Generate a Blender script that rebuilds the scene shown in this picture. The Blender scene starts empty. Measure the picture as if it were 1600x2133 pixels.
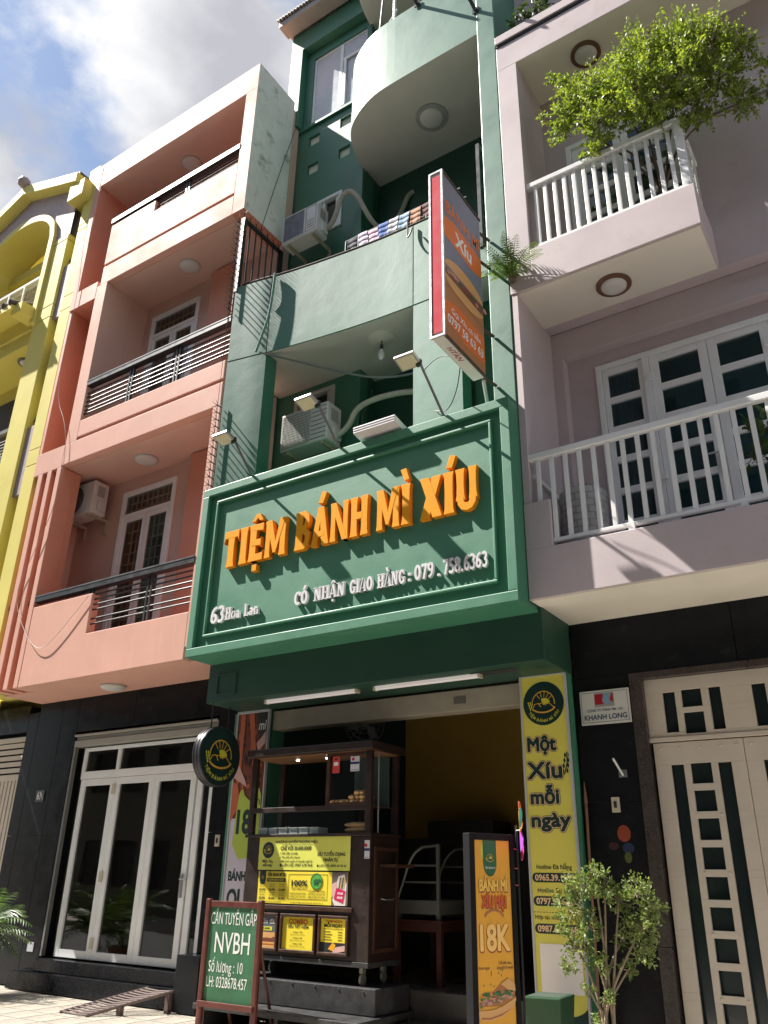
import bpy, math, random
from mathutils import Vector, Matrix
random.seed(7)
scene = bpy.context.scene
col = scene.collection
# ------------------------------------------------------------------ camera
def make_camera():
    yaw, pitch, roll = -0.58888461, 0.4235003, 0.0173123
    cy, sy, cp, sp = math.cos(yaw), math.sin(yaw), math.cos(pitch), math.sin(pitch)
    fwd = Vector((sy*cp, cy*cp, sp)); right = Vector((cy, -sy, 0)); up = right.cross(fwd)
    c, s = math.cos(roll), math.sin(roll)
    r2 = c*right + s*up; u2 = -s*right + c*up
    cam = bpy.data.cameras.new('camera'); o = bpy.data.objects.new('camera', cam); col.objects.link(o)
    m = Matrix(((r2.x, u2.x, -fwd.x, 0), (r2.y, u2.y, -fwd.y, 0), (r2.z, u2.z, -fwd.z, 1.5), (0, 0, 0, 1)))
    o.matrix_world = m
    cam.sensor_fit = 'HORIZONTAL'; cam.sensor_width = 36; cam.lens = 38.02
    cam.clip_start = 0.05; cam.clip_end = 3000
    scene.camera = o
make_camera()
# ------------------------------------------------------------------ world, sun, exposure
SUN = Vector((3.0, 1.0, -3.85))          # direction the light travels
def make_world():
    w = bpy.data.worlds.new('World'); scene.world = w; w.use_nodes = True
    nt = w.node_tree; nt.nodes.clear(); N = nt.nodes.new; L = nt.links.new
    out = N('ShaderNodeOutputWorld'); bg = N('ShaderNodeBackground'); bg.inputs['Strength'].default_value = 0.06
    sky = N('ShaderNodeTexSky'); sky.sky_type = 'NISHITA'; sky.sun_disc = False
    h = math.hypot(SUN.x, SUN.y)
    sky.sun_elevation = math.atan2(-SUN.z, h); sky.sun_rotation = math.atan2(-SUN.x, -SUN.y) % (2*math.pi)
    sky.air_density = 1.2; sky.dust_density = 0.7; sky.ozone_density = 2.0
    tc = N('ShaderNodeTexCoord')
    mp = N('ShaderNodeMapping'); mp.inputs['Location'].default_value = CLOUD_OFF; mp.inputs['Scale'].default_value = (1, 1, 1.9)
    n1 = N('ShaderNodeTexNoise'); n1.inputs['Scale'].default_value = 2.4; n1.inputs['Detail'].default_value = 9; n1.inputs['Roughness'].default_value = .56; n1.inputs['Distortion'].default_value = .25
    cr = N('ShaderNodeValToRGB'); cr.color_ramp.elements[0].position = .45; cr.color_ramp.elements[1].position = .55
    n2 = N('ShaderNodeTexNoise'); n2.inputs['Scale'].default_value = 3.3; n2.inputs['Detail'].default_value = 7; n2.inputs['Roughness'].default_value = .5
    cc = N('ShaderNodeValToRGB'); e = cc.color_ramp.elements
    e[0].position = .38; e[0].color = (3.7, 3.75, 4.1, 1); e[1].position = .58; e[1].color = (7.0, 7.0, 7.1, 1)
    mix = N('ShaderNodeMix'); mix.data_type = 'RGBA'
    L(tc.outputs['Generated'], mp.inputs['Vector']); L(mp.outputs[0], n1.inputs['Vector']); L(mp.outputs[0], n2.inputs['Vector'])
    L(n1.outputs['Fac'], cr.inputs[0]); L(n2.outputs['Fac'], cc.inputs[0])
    L(cr.outputs[0], mix.inputs[0]); L(sky.outputs[0], mix.inputs[6]); L(cc.outputs[0], mix.inputs[7])
    L(mix.outputs[2], bg.inputs['Color']); L(bg.outputs[0], out.inputs['Surface'])
CLOUD_OFF = (-4.325, -3.691, -4.911)
make_world()
sl = bpy.data.lights.new('sun', 'SUN'); sl.energy = 5.0; sl.angle = math.radians(.55); sl.color = (1, .955, .88)
so = bpy.data.objects.new('sun', sl); col.objects.link(so); so.rotation_euler = SUN.to_track_quat('-Z', 'Y').to_euler(); so.location = (-6, -4, 30)
vs = scene.view_settings; vs.view_transform = 'Standard'; vs.look = 'None'; vs.gamma = 1; vs.use_curve_mapping = False
vs.exposure = 1.35
scene.cycles.max_bounces = 8; scene.cycles.diffuse_bounces = 5; scene.cycles.transparent_max_bounces = 16
# ------------------------------------------------------------------ materials
MATS = {}
def srgb(r, g, b):
    f = lambda c: (c/255/12.92 if c/255 <= .04045 else ((c/255+.055)/1.055)**2.4)
    return (f(r), f(g), f(b), 1)
def mat(name, c, rough=.5, var=.1, scale=3.0, bump=.0, bscale=60.0, metal=0.0, spec=.5, stain=0.0, stain_col=(.12, .11, .1, 1), streak=0.0, alpha=1.0, fine=0.0, coat=0.0):
    """paint / metal / stone with two-scale tint variation, optional dirt patches and rain streaks"""
    if name in MATS: return MATS[name]
    m = bpy.data.materials.new(name); m.use_nodes = True; MATS[name] = m
    nt = m.node_tree; N = nt.nodes.new; L = nt.links.new
    b = nt.nodes['Principled BSDF']
    b.inputs['Roughness'].default_value = rough; b.inputs['Metallic'].default_value = metal
    b.inputs['Specular IOR Level'].default_value = spec; b.inputs['Alpha'].default_value = alpha
    if coat: b.inputs['Coat Weight'].default_value = coat; b.inputs['Coat Roughness'].default_value = .25
    tc = N('ShaderNodeTexCoord'); last = None
    if var or stain or streak or fine:
        n = N('ShaderNodeTexNoise'); n.inputs['Scale'].default_value = scale; n.inputs['Detail'].default_value = 6
        n.inputs['Roughness'].default_value = .6; L(tc.outputs['Object'], n.inputs['Vector'])
        mr = N('ShaderNodeMapRange'); mr.inputs[1].default_value = .3; mr.inputs[2].default_value = .7
        mr.inputs[3].default_value = 1-var; mr.inputs[4].default_value = 1+var*.6; L(n.outputs['Fac'], mr.inputs[0])
        mul = N('ShaderNodeVectorMath'); mul.operation = 'MULTIPLY'; mul.inputs[0].default_value = c[:3]; L(mr.outputs[0], mul.inputs[1])
        last = mul.outputs[0]
        if fine:
            n3 = N('ShaderNodeTexNoise'); n3.inputs['Scale'].default_value = 130; n3.inputs['Detail'].default_value = 3; L(tc.outputs['Object'], n3.inputs['Vector'])
            m3 = N('ShaderNodeMapRange'); m3.inputs[1].default_value = .42; m3.inputs[2].default_value = .72; m3.inputs[3].default_value = 1-fine*.3; m3.inputs[4].default_value = 1+fine; L(n3.outputs['Fac'], m3.inputs[0])
            mu3 = N('ShaderNodeVectorMath'); mu3.operation = 'MULTIPLY'; L(last, mu3.inputs[0]); L(m3.outputs[0], mu3.inputs[1]); last = mu3.outputs[0]
        for amt, sc, lo, hi in ((stain, (1.6, 1.6, 1.6), .56, .72), (streak, (7, 7, .45), .55, .75)):
            if not amt: continue
            mp = N('ShaderNodeMapping'); mp.inputs['Scale'].default_value = sc; L(tc.outputs['Object'], mp.inputs['Vector'])
            n2 = N('ShaderNodeTexNoise'); n2.inputs['Scale'].default_value = 1.4; n2.inputs['Detail'].default_value = 9; n2.inputs['Roughness'].default_value = .72; L(mp.outputs[0], n2.inputs['Vector'])
            r2 = N('ShaderNodeMapRange'); r2.inputs[1].default_value = lo; r2.inputs[2].default_value = hi; r2.inputs[4].default_value = amt; L(n2.outputs['Fac'], r2.inputs[0])
            mx = N('ShaderNodeMix'); mx.data_type = 'RGBA'; L(r2.outputs[0], mx.inputs[0]); L(last, mx.inputs[6]); mx.inputs[7].default_value = stain_col; last = mx.outputs[2]
        L(last, b.inputs['Base Color'])
        rr = N('ShaderNodeMapRange'); rr.inputs[1].default_value = .3; rr.inputs[2].default_value = .7; rr.inputs[3].default_value = max(0, rough-.07); rr.inputs[4].default_value = min(1, rough+.1)
        L(n.outputs['Fac'], rr.inputs[0]); L(rr.outputs[0], b.inputs['Roughness'])
    else:
        b.inputs['Base Color'].default_value = c
    if bump:
        nb = N('ShaderNodeTexNoise'); nb.inputs['Scale'].default_value = bscale; nb.inputs['Detail'].default_value = 5; L(tc.outputs['Object'], nb.inputs['Vector'])
        nb2 = N('ShaderNodeTexNoise'); nb2.inputs['Scale'].default_value = bscale*.09; nb2.inputs['Detail'].default_value = 3; L(tc.outputs['Object'], nb2.inputs['Vector'])
        ad = N('ShaderNodeMath'); ad.operation = 'MULTIPLY_ADD'; ad.inputs[1].default_value = 3.0; L(nb2.outputs['Fac'], ad.inputs[0]); L(nb.outputs['Fac'], ad.inputs[2])
        bp = N('ShaderNodeBump'); bp.inputs['Strength'].default_value = bump; bp.inputs['Distance'].default_value = .012
        L(ad.outputs[0], bp.inputs['Height']); L(bp.outputs[0], b.inputs['Normal'])
    return m
def glass(name, tint=(.02, .03, .03, 1), mixf=.35, rough=.02):
    """window glass: part mirror, part see-through with a tint"""
    if name in MATS: return MATS[name]
    m = bpy.data.materials.new(name); m.use_nodes = True; MATS[name] = m
    nt = m.node_tree; nt.nodes.clear(); N = nt.nodes.new; L = nt.links.new
    out = N('ShaderNodeOutputMaterial'); tr = N('ShaderNodeBsdfTransparent'); gl = N('ShaderNodeBsdfGlossy'); fr = N('ShaderNodeFresnel')
    fr.inputs['IOR'].default_value = 1.5; gl.inputs['Roughness'].default_value = rough; tr.inputs['Color'].default_value = tint
    tc = N('ShaderNodeTexCoord'); nz = N('ShaderNodeTexNoise'); nz.inputs['Scale'].default_value = 1.1; L(tc.outputs['Object'], nz.inputs['Vector'])
    bp = N('ShaderNodeBump'); bp.inputs['Strength'].default_value = .05; bp.inputs['Distance'].default_value = .05; L(nz.outputs['Fac'], bp.inputs['Height']); L(bp.outputs[0], gl.inputs['Normal'])
    mx = N('ShaderNodeMixShader'); ad = N('ShaderNodeMath'); ad.operation = 'MULTIPLY_ADD'; ad.inputs[1].default_value = 1.0; ad.inputs[2].default_value = mixf*.12
    ge = N('ShaderNodeNewGeometry'); inv = N('ShaderNodeMath'); inv.operation = 'SUBTRACT'; inv.inputs[0].default_value = 1.0; L(ge.outputs['Backfacing'], inv.inputs[1]); mb_ = N('ShaderNodeMath'); mb_.operation = 'MULTIPLY'
    L(fr.outputs[0], ad.inputs[0]); L(ad.outputs[0], mb_.inputs[0]); L(inv.outputs[0], mb_.inputs[1]); L(mb_.outputs[0], mx.inputs[0]); L(tr.outputs[0], mx.inputs[1]); L(gl.outputs[0], mx.inputs[2]); L(mx.outputs[0], out.inputs['Surface'])
    return m
def leafmat(name, c1, c2, trans=.35):
    if name in MATS: return MATS[name]
    m = bpy.data.materials.new(name); m.use_nodes = True; MATS[name] = m
    nt = m.node_tree; N = nt.nodes.new; L = nt.links.new
    b = nt.nodes['Principled BSDF']; out = nt.nodes['Material Output']
    b.inputs['Roughness'].default_value = .45
    tc = N('ShaderNodeTexCoord'); n = N('ShaderNodeTexNoise'); n.inputs['Scale'].default_value = 9; n.inputs['Detail'].default_value = 4; L(tc.outputs['Object'], n.inputs['Vector'])
    cr = N('ShaderNodeValToRGB'); cr.color_ramp.elements[0].position = .35; cr.color_ramp.elements[1].position = .65
    cr.color_ramp.elements[0].color = c1; cr.color_ramp.elements[1].color = c2; L(n.outputs['Fac'], cr.inputs[0])
    L(cr.outputs[0], b.inputs['Base Color'])
    t = N('ShaderNodeBsdfTranslucent'); mu = N('ShaderNodeVectorMath'); mu.operation = 'MULTIPLY'; mu.inputs[1].default_value = (1.5, 1.5, .6); L(cr.outputs[0], mu.inputs[0]); L(mu.outputs[0], t.inputs['Color'])
    mx = N('ShaderNodeMixShader'); mx.inputs[0].default_value = trans; L(b.outputs[0], mx.inputs[1]); L(t.outputs[0], mx.inputs[2]); L(mx.outputs[0], out.inputs['Surface'])
    return m
def emit(name, c, s):
    if name in MATS: return MATS[name]
    m = bpy.data.materials.new(name); m.use_nodes = True; MATS[name] = m
    b = m.node_tree.nodes['Principled BSDF']; b.inputs['Base Color'].default_value = c
    b.inputs['Emission Color'].default_value = c; b.inputs['Emission Strength'].default_value = s
    return m
# ------------------------------------------------------------------ mesh helpers
FACES = {'-x': (0, 4, 7, 3), '+x': (1, 2, 6, 5), '-y': (0, 1, 5, 4), '+y': (3, 7, 6, 2), '-z': (0, 3, 2, 1), '+z': (4, 5, 6, 7)}
class MB:
    def __init__(s): s.v = []; s.f = []; s.m = []
    def face(s, pts, m=0):
        i = len(s.v); s.v += [tuple(p) for p in pts]; s.f.append(tuple(range(i, i+len(pts)))); s.m.append(m)
    def box(s, x0, x1, y0, y1, z0, z1, m=0, mats=None, skip=()):
        if x1 < x0: x0, x1 = x1, x0
        if y1 < y0: y0, y1 = y1, y0
        if z1 < z0: z0, z1 = z1, z0
        i = len(s.v)
        s.v += [(x0, y0, z0), (x1, y0, z0), (x1, y1, z0), (x0, y1, z0), (x0, y0, z1), (x1, y0, z1), (x1, y1, z1), (x0, y1, z1)]
        for k, q in FACES.items():
            if k in skip: continue
            s.f.append(tuple(i+a for a in q)); s.m.append((mats or {}).get(k, m))
        return s
    def obox(s, c, ax, ay, az, m=0):
        """box from centre and three half-axis vectors"""
        c, ax, ay, az = Vector(c), Vector(ax), Vector(ay), Vector(az); i = len(s.v)
        for sz in (-1, 1):
            for sx, sy in ((-1, -1), (1, -1), (1, 1), (-1, 1)): s.v.append(tuple(c+sx*ax+sy*ay+sz*az))
        for k, q in FACES.items():
            s.f.append(tuple(i+a for a in q)); s.m.append(m)
        return s
    def holes(s, x0, x1, y0, y1, z0, z1, hs, m=0):
        """wall slab in x/z with rectangular holes (hx0,hx1,hz0,hz1)"""
        xs = sorted({x0, x1, *[min(max(h[k], x0), x1) for h in hs for k in (0, 1)]}); zs = sorted({z0, z1, *[min(max(h[k], z0), z1) for h in hs for k in (2, 3)]})
        for b, t in zip(zs, zs[1:]):
            run = None
            for a, c in zip(xs, xs[1:]):
                mx, mz = (a+c)/2, (b+t)/2
                inside = any(h[0] < mx < h[1] and h[2] < mz < h[3] for h in hs)
                if not inside: run = (run[0], c) if run else (a, c)
                if (inside or c == xs[-1]) and run: s.box(run[0], run[1], y0, y1, b, t, m); run = None
        return s
    def prism(s, poly, z0, z1, m=0, mt=None, mbt=None):
        """vertical prism from a plan polygon (ccw seen from above)"""
        n = len(poly); i = len(s.v)
        s.v += [(p[0], p[1], z0) for p in poly]+[(p[0], p[1], z1) for p in poly]
        s.f.append(tuple(i+k for k in reversed(range(n)))); s.m.append(m if mbt is None else mbt)
        s.f.append(tuple(i+n+k for k in range(n))); s.m.append(m if mt is None else mt)
        for k in range(n):
            l = (k+1) % n; s.f.append((i+k, i+l, i+n+l, i+n+k)); s.m.append(m)
        return s
    def extr(s, poly, o, r, u, n, d, m=0, ms=None):
        """2D polygon extruded along n by d from plane o,r,u"""
        o, r, u, n = Vector(o), Vector(r), Vector(u), Vector(n); k = len(poly); i = len(s.v)
        s.v += [tuple(o+a*r+b*u) for a, b in poly]+[tuple(o+a*r+b*u+n*d) for a, b in poly]
        s.f.append(tuple(i+j for j in reversed(range(k)))); s.m.append(m)
        s.f.append(tuple(i+k+j for j in range(k))); s.m.append(m)
        for j in range(k):
            l = (j+1) % k; s.f.append((i+j, i+l, i+k+l, i+k+j)); s.m.append(m if ms is None else ms)
        return s
    def tube(s, pts, r, n=8, m=0, cap=True, r2=None):
        pts = [Vector(p) for p in pts]; rings = []; up = Vector((0, 0, 1)); prev = None
        for k, p in enumerate(pts):
            t = (pts[min(k+1, len(pts)-1)]-pts[max(k-1, 0)]).normalized()
            if prev is None:
                a = t.cross(up)
                if a.length < .05: a = t.cross(Vector((1, 0, 0)))
            else: a = prev-t*prev.dot(t)
            a.normalize(); prev = a; b = t.cross(a)
            rr = r if r2 is None else r+(r2-r)*k/(len(pts)-1)
            i = len(s.v); rings.append(i)
            for j in range(n):
                an = 2*math.pi*j/n; s.v.append(tuple(p+a*math.cos(an)*rr+b*math.sin(an)*rr))
        for i, k in zip(rings, rings[1:]):
            for j in range(n): l = (j+1) % n; s.f.append((i+j, k+j, k+l, i+l)); s.m.append(m)
        if cap:
            s.f.append(tuple(rings[0]+j for j in range(n))); s.m.append(m)
            s.f.append(tuple(rings[-1]+j for j in reversed(range(n)))); s.m.append(m)
        return s
    def lathe(s, prof, c, axis=(0, 0, 1), n=24, m=0):
        """profile [(radius, height)] around axis at c"""
        ax = Vector(axis).normalized(); a = ax.cross(Vector((0, 0, 1)))
        if a.length < .05: a = Vector((1, 0, 0))
        a.normalize(); b = ax.cross(a); c = Vector(c); rings = []
        for r, h in prof:
            i = len(s.v); rings.append(i)
            for j in range(n): an = 2*math.pi*j/n; s.v.append(tuple(c+ax*h+a*math.cos(an)*r+b*math.sin(an)*r))
        for i, k in zip(rings, rings[1:]):
            for j in range(n): l = (j+1) % n; s.f.append((i+j, i+l, k+l, k+j)); s.m.append(m)
        s.f.append(tuple(rings[0]+j for j in reversed(range(n)))); s.m.append(m)
        s.f.append(tuple(rings[-1]+j for j in range(n))); s.m.append(m)
        return s
    def build(s, name, mats, parent=None, smooth=False, bevel=0.0, seg=2):
        me = bpy.data.meshes.new(name); off = Vector((0, 0, 0)); q = parent
        while q is not None: off += q.location; q = q.parent
        me.from_pydata([tuple(Vector(p)-off) for p in s.v], [], s.f)
        mats = mats if isinstance(mats, (list, tuple)) else [mats]
        for m in mats: me.materials.append(m)
        me.polygons.foreach_set('material_index', s.m)
        if smooth: me.polygons.foreach_set('use_smooth', [True]*len(s.f))
        me.update(); o = bpy.data.objects.new(name, me); col.objects.link(o)
        if parent is not None: o.parent = parent
        if smooth:
            try: me.set_sharp_from_angle(angle=math.radians(40))
            except Exception: pass
        if bevel:
            b = o.modifiers.new('bevel', 'BEVEL'); b.width = bevel; b.segments = seg; b.limit_method = 'ANGLE'; b.angle_limit = math.radians(50)
            b.harden_normals = False
        return o
def tag(o, label=None, cat=None, group=None, kind=None):
    if label: o['label'] = label
    if cat: o['category'] = cat
    if group: o['group'] = group
    if kind: o['kind'] = kind
    return o
def thing(name, loc, label, cat, group=None):
    o = bpy.data.objects.new(name, None); col.objects.link(o); o.location = loc; o.empty_display_size = .2
    return tag(o, label, cat, group)
def copy_mesh(src, parent, loc):
    """another object sharing src's mesh, placed by offset from src"""
    c = src.copy(); col.objects.link(c); c.parent = parent; c.location = src.location+Vector(loc); return c
def clone(root, loc, label):
    r = root.copy(); col.objects.link(r); r.location = loc; r['label'] = label
    for ch in list(root.children):
        c = ch.copy(); col.objects.link(c); c.parent = r
        for g in list(ch.children):
            d = g.copy(); col.objects.link(d); d.parent = c
    return r
def arc(cx, cy, r, a0, a1, n, ry=None):
    ry = r if ry is None else ry
    return [(cx+r*math.cos(math.radians(a0+(a1-a0)*k/n)), cy+ry*math.sin(math.radians(a0+(a1-a0)*k/n))) for k in range(n+1)]
# ------------------------------------------------------------------ lettering
TXT = {}
HORN = {'ơ': 'o', 'ợ': 'ọ', 'ớ': 'ó', 'ờ': 'ò', 'Ơ': 'O', 'Ợ': 'Ọ', 'Ớ': 'Ó'}
def text_geo(s, off=0.0, shear=0.0):
    """built-in font outline as filled 2D polygons, with its bounds"""
    key = (s, off, shear)
    if key not in TXT and any(ch in HORN for ch in s):
        # letters with a horn: draw the plain letter and add the horn stroke beside it
        plain = ''.join(HORN.get(ch, ch) for ch in s); vs_, fs, a, b = text_geo(plain, off, shear); vs_, fs = list(vs_), list(fs)
        for k, ch in enumerate(s):
            if ch in HORN:
                x = text_geo(plain[:k+1], off, shear)[3]; y = .40 if ch.islower() else .60; i = len(vs_); d = off
                vs_ += [(x-.09-d, y-d), (x+.02+d, y+.05-d), (x+.10+d, y+.20+d), (x+.03-d, y+.21+d), (x-.02-d, y+.10)]; fs.append(tuple(range(i, i+5))); b = max(b, x+.1)
        TXT[key] = (vs_, fs, a, b)
    if key not in TXT:
        c = bpy.data.curves.new('t', 'FONT'); c.body = s; c.offset = off; c.shear = shear; c.resolution_u = 3
        o = bpy.data.objects.new('t', c); col.objects.link(o)
        dg = bpy.context.evaluated_depsgraph_get(); me = bpy.data.meshes.new_from_object(o.evaluated_get(dg))
        vs_ = [(v.co.x, v.co.y) for v in me.vertices]; fs = [tuple(p.vertices) for p in me.polygons]
        bpy.data.objects.remove(o); bpy.data.curves.remove(c); bpy.data.meshes.remove(me)
        xs = [p[0] for p in vs_]; TXT[key] = (vs_, fs, min(xs), max(xs))
    return TXT[key]
class Print:
    """flat printing on a plane: o origin, r right, u up, n outward"""
    def __init__(s, o, r, u, n): s.o, s.r, s.u, s.n = Vector(o), Vector(r).normalized(), Vector(u).normalized(), Vector(n).normalized(); s.mb = MB(); s.mats = []
    def mi(s, m):
        if m not in s.mats: s.mats.append(m)
        return s.mats.index(m)
    def P(s, a, b, l): return s.o+s.r*a+s.u*b+s.n*(l*.0012)
    def fill(s, poly, m, l=1): s.mb.face([s.P(a, b, l) for a, b in poly], s.mi(m)); return s
    def rect(s, x0, x1, y0, y1, m, l=1): return s.fill([(x0, y0), (x1, y0), (x1, y1), (x0, y1)], m, l)
    def circle(s, x, y, r, m, l=1, n=40, ry=None): return s.fill(arc(x, y, r, 0, 360-360/n, n-1, ry), m, l)
    def line(s, pts, w, m, l=1):
        L_, R_ = [], []
        for k, p in enumerate(pts):
            a = pts[max(k-1, 0)]; b = pts[min(k+1, len(pts)-1)]; dx, dy = b[0]-a[0], b[1]-a[1]; d = math.hypot(dx, dy) or 1
            nx, ny = -dy/d*w/2, dx/d*w/2; L_.append((p[0]+nx, p[1]+ny)); R_.append((p[0]-nx, p[1]-ny))
        for k in range(len(pts)-1): s.fill([R_[k], R_[k+1], L_[k+1], L_[k]], m, l)
        return s
    def text(s, t, x, y, h, m, l=3, w=None, off=0.0, align='l', shear=0.0, rot=0.0, depth=0.0):
        """baseline y, cap height h; fitted to width w if given"""
        vv, ff, a, b = text_geo(t, off, shear); sy = h/.69; sx = sy if w is None else w/max(b-a, .01)
        W = (b-a)*sx; x0 = x if align == 'l' else (x-W/2 if align == 'c' else x-W)
        cr, sr = math.cos(rot), math.sin(rot); i = len(s.mb.v); mi = s.mi(m)
        def q(p):
            px, py = (p[0]-a)*sx, p[1]*sy
            if rot: px -= W/2; px, py = px*cr-py*sr+W/2, px*sr+py*cr
            return tuple(s.P(x0+px, y+py, l)+s.n*depth)
        s.mb.v += [q(p) for p in vv]
        for f in ff: s.mb.f.append(tuple(i+k for k in f)); s.mb.m.append(mi)
        return s
    def bold(s, t, x, y, h, m, l=3, w=None, r=.008, align='c', n=10):
        """text thickened by a ring of shifted copies, each a hair above the last"""
        for k in range(n): a = 2*math.pi*k/n; s.text(t, x+r*math.cos(a), y+r*math.sin(a), h, m, l+.08*k, w=w, align=align)
        return s.text(t, x, y, h, m, l+.08*n, w=w, align=align)
    def arctext(s, t, cx, cy, r, a0, a1, h, m, l=3, off=.012):
        """letters along the lower arc, read left to right"""
        ws = [text_geo(ch, off)[3]-text_geo(ch, off)[2]+.1 if ch != ' ' else .3 for ch in t]; tot = sum(ws); p = 0
        for ch, w in zip(t, ws):
            an = a0+(a1-a0)*(p+w/2)/tot; p += w
            if ch == ' ': continue
            ra = math.radians(an); s.text(ch, cx+r*math.cos(ra), cy+r*math.sin(ra), h, m, l, off=off, align='c', rot=ra+math.pi/2)
        return s
    def build(s, name, parent, thick=0.0):
        return s.mb.build(name, s.mats, parent)
def flatmat(name, r, g, b, rough=.45): return mat('print_'+name, srgb(r, g, b), rough, var=.05, scale=2.5)
# ------------------------------------------------------------------ palette
GREEN = mat('green_wall_paint', (.032, .155, .095, 1), .5, var=.15, scale=1.6, bump=.07, bscale=45, spec=.85, streak=.12, stain_col=(.03, .07, .05, 1))
GREEN_S = mat('green_sign_paint', (.046, .205, .118, 1), .52, var=.07, scale=2.2, bump=.06, bscale=45, spec=.75)
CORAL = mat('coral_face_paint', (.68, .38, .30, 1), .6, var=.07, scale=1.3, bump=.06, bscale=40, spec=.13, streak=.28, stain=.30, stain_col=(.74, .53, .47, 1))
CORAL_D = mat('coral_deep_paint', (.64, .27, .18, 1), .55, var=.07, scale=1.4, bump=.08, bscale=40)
LAV = mat('lavender_wall_paint', (.55, .465, .475, 1), .52, var=.08, scale=1.1, bump=.06, spec=.65, bscale=40, streak=.22, stain=.40, stain_col=(.42, .32, .26, 1))
CREAM_S = mat('cream_soffit_paint', (.76, .71, .62, 1), .6, var=.06, scale=1.5, bump=.06, streak=0)
GREY_S = mat('grey_soffit_paint', (.55, .52, .47, 1), .6, var=.08, scale=1.5, bump=.06, stain=.12, stain_col=(.3, .28, .25, 1))
YEL = mat('yellow_wall_paint', (.70, .61, .17, 1), .55, var=.06, scale=1.4, bump=.06, spec=.15, bscale=40, streak=.22, stain_col=(.5, .42, .14, 1))
MAUVE = mat('mauve_stone', (.33, .26, .28, 1), .6, var=.12, scale=4, bump=.1)
MOLDY = mat('weathered_whitewash', (.80, .79, .72, 1), .7, var=.12, scale=2.0, bump=.2, stain=.85, stain_col=(.10, .105, .09, 1), streak=.25)
GRANITE = mat('black_granite', (.012, .0125, .0145, 1), .2, var=.25, scale=5, fine=1.8, spec=.12)
GRANITE_B = mat('brown_granite', (.055, .043, .040, 1), .3, var=.2, scale=5, fine=1.2)
WHITE = mat('white_metal_paint', (.84, .84, .83, 1), .35, var=.06, scale=4, stain=.12, stain_col=(.4, .36, .3, 1))
UPVC = mat('white_frame_plastic', (.84, .85, .85, 1), .35, var=.05, scale=3, stain=.1, stain_col=(.45, .44, .4, 1))
IRON = mat('black_iron', (.018, .018, .021, 1), .4, var=.2, scale=8)
IRON_T = mat('grey_rail_top', (.10, .10, .105, 1), .42, var=.2, scale=6)
CREAM_M = mat('cream_gate_metal', (.58, .51, .43, 1), .4, var=.06, scale=2.5, bump=.03, streak=.1, stain_col=(.35, .29, .23, 1))
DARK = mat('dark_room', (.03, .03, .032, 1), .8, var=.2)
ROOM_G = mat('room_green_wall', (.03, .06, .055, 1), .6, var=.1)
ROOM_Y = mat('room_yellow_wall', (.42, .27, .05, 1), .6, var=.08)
GLASS = glass('window_glass', (.62, .66, .66, 1), .3)
GLASS_D = glass('dark_tinted_glass', (.42, .41, .34, 1), .3)
GLASS_T = glass('teal_tinted_glass', (.50, .62, .64, 1), .3)
CURTAIN = mat('grey_curtain', (.5, .54, .58, 1), .8, var=.25, scale=5)
WHITE_PANE = mat('frosted_white_pane', (.52, .54, .60, 1), .25, var=.08, scale=1.5)
CREAM_BAR = mat('cream_grille', (.85, .78, .58, 1), .45, var=.08)
STEEL = mat('brushed_steel', (.45, .45, .44, 1), .35, metal=.8, var=.12, scale=8)
RUST = mat('rusty_bar', (.07, .045, .035, 1), .65, var=.4, scale=14)
YB = 8.2
# ================================================================== ground
m_asph = mat('asphalt', (.11, .108, .105, 1), .85, var=.25, scale=6, bump=.3, bscale=160, fine=.8)
m_pave = mat('pavement_tile', (.45, .41, .35, 1), .75, var=.22, scale=3.5, bump=.2, bscale=120, fine=.3, stain=.5, stain_col=(.22, .2, .17, 1))
m_grout = mat('pavement_mortar', (.21, .195, .17, 1), .9, var=.2)
g = MB(); g.box(-400, 400, -400, 400, -.6, -.19); tag(g.build('ground', mat('earth', (.16, .14, .11, 1), .9, var=.2, scale=.2)), kind='structure')
g = MB(); g.box(-200, 200, -3.4, 4.6, -.18, -.16); tag(g.build('road', m_asph), kind='structure')
g = MB(); g.box(-200, 200, -7.4, -3.6, -.18, -.02); tag(g.build('far_pavement', m_pave), kind='structure')
pav = MB().box(-60, 60, 4.76, 8.2, -.17, -.022).build('pavement', m_grout); tag(pav, kind='structure')
k = MB()
for i in range(-40, 40): k.box(i*1.0+.006, i*1.0+.994, 4.6, 4.755, -.17, -.002)
tag(k.build('kerb', mat('kerb_concrete', (.36, .35, .33, 1), .85, var=.2, scale=4, bump=.2), bevel=.012), kind='structure')
tile0 = None
for ix in range(20):
    for iy in range(5):
        x = -12.4+ix*.4; y = 6.2+iy*.4
        if tile0 is None:
            t = MB(); t.box(x+.004, x+.396, y+.004, y+.396, -.03, 0)
            for q in range(9): t.box(x+.02+q*.0415, x+.045+q*.0415, y+.012, y+.388, 0, .006)
            tile0 = t.build('paving_tile', m_pave, pav); tx, ty = x, y
        else:
            copy_mesh(tile0, pav, (x-tx, y-ty, random.uniform(-.002, .002)))
far = MB()
for ix in range(-60, 60):
    for y0, y1 in ((4.77, 5.47), (5.48, 6.19)): far.box(ix*.8+.004, ix*.8+.796, y0, y1, -.03, 0)
for x0, x1 in ((-60, -12.405), (-4.395, 60)): far.box(x0, x1, 6.205, 8.2, -.03, 0)
tag(far.build('paving_slab', m_pave, pav), kind='stuff')
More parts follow.
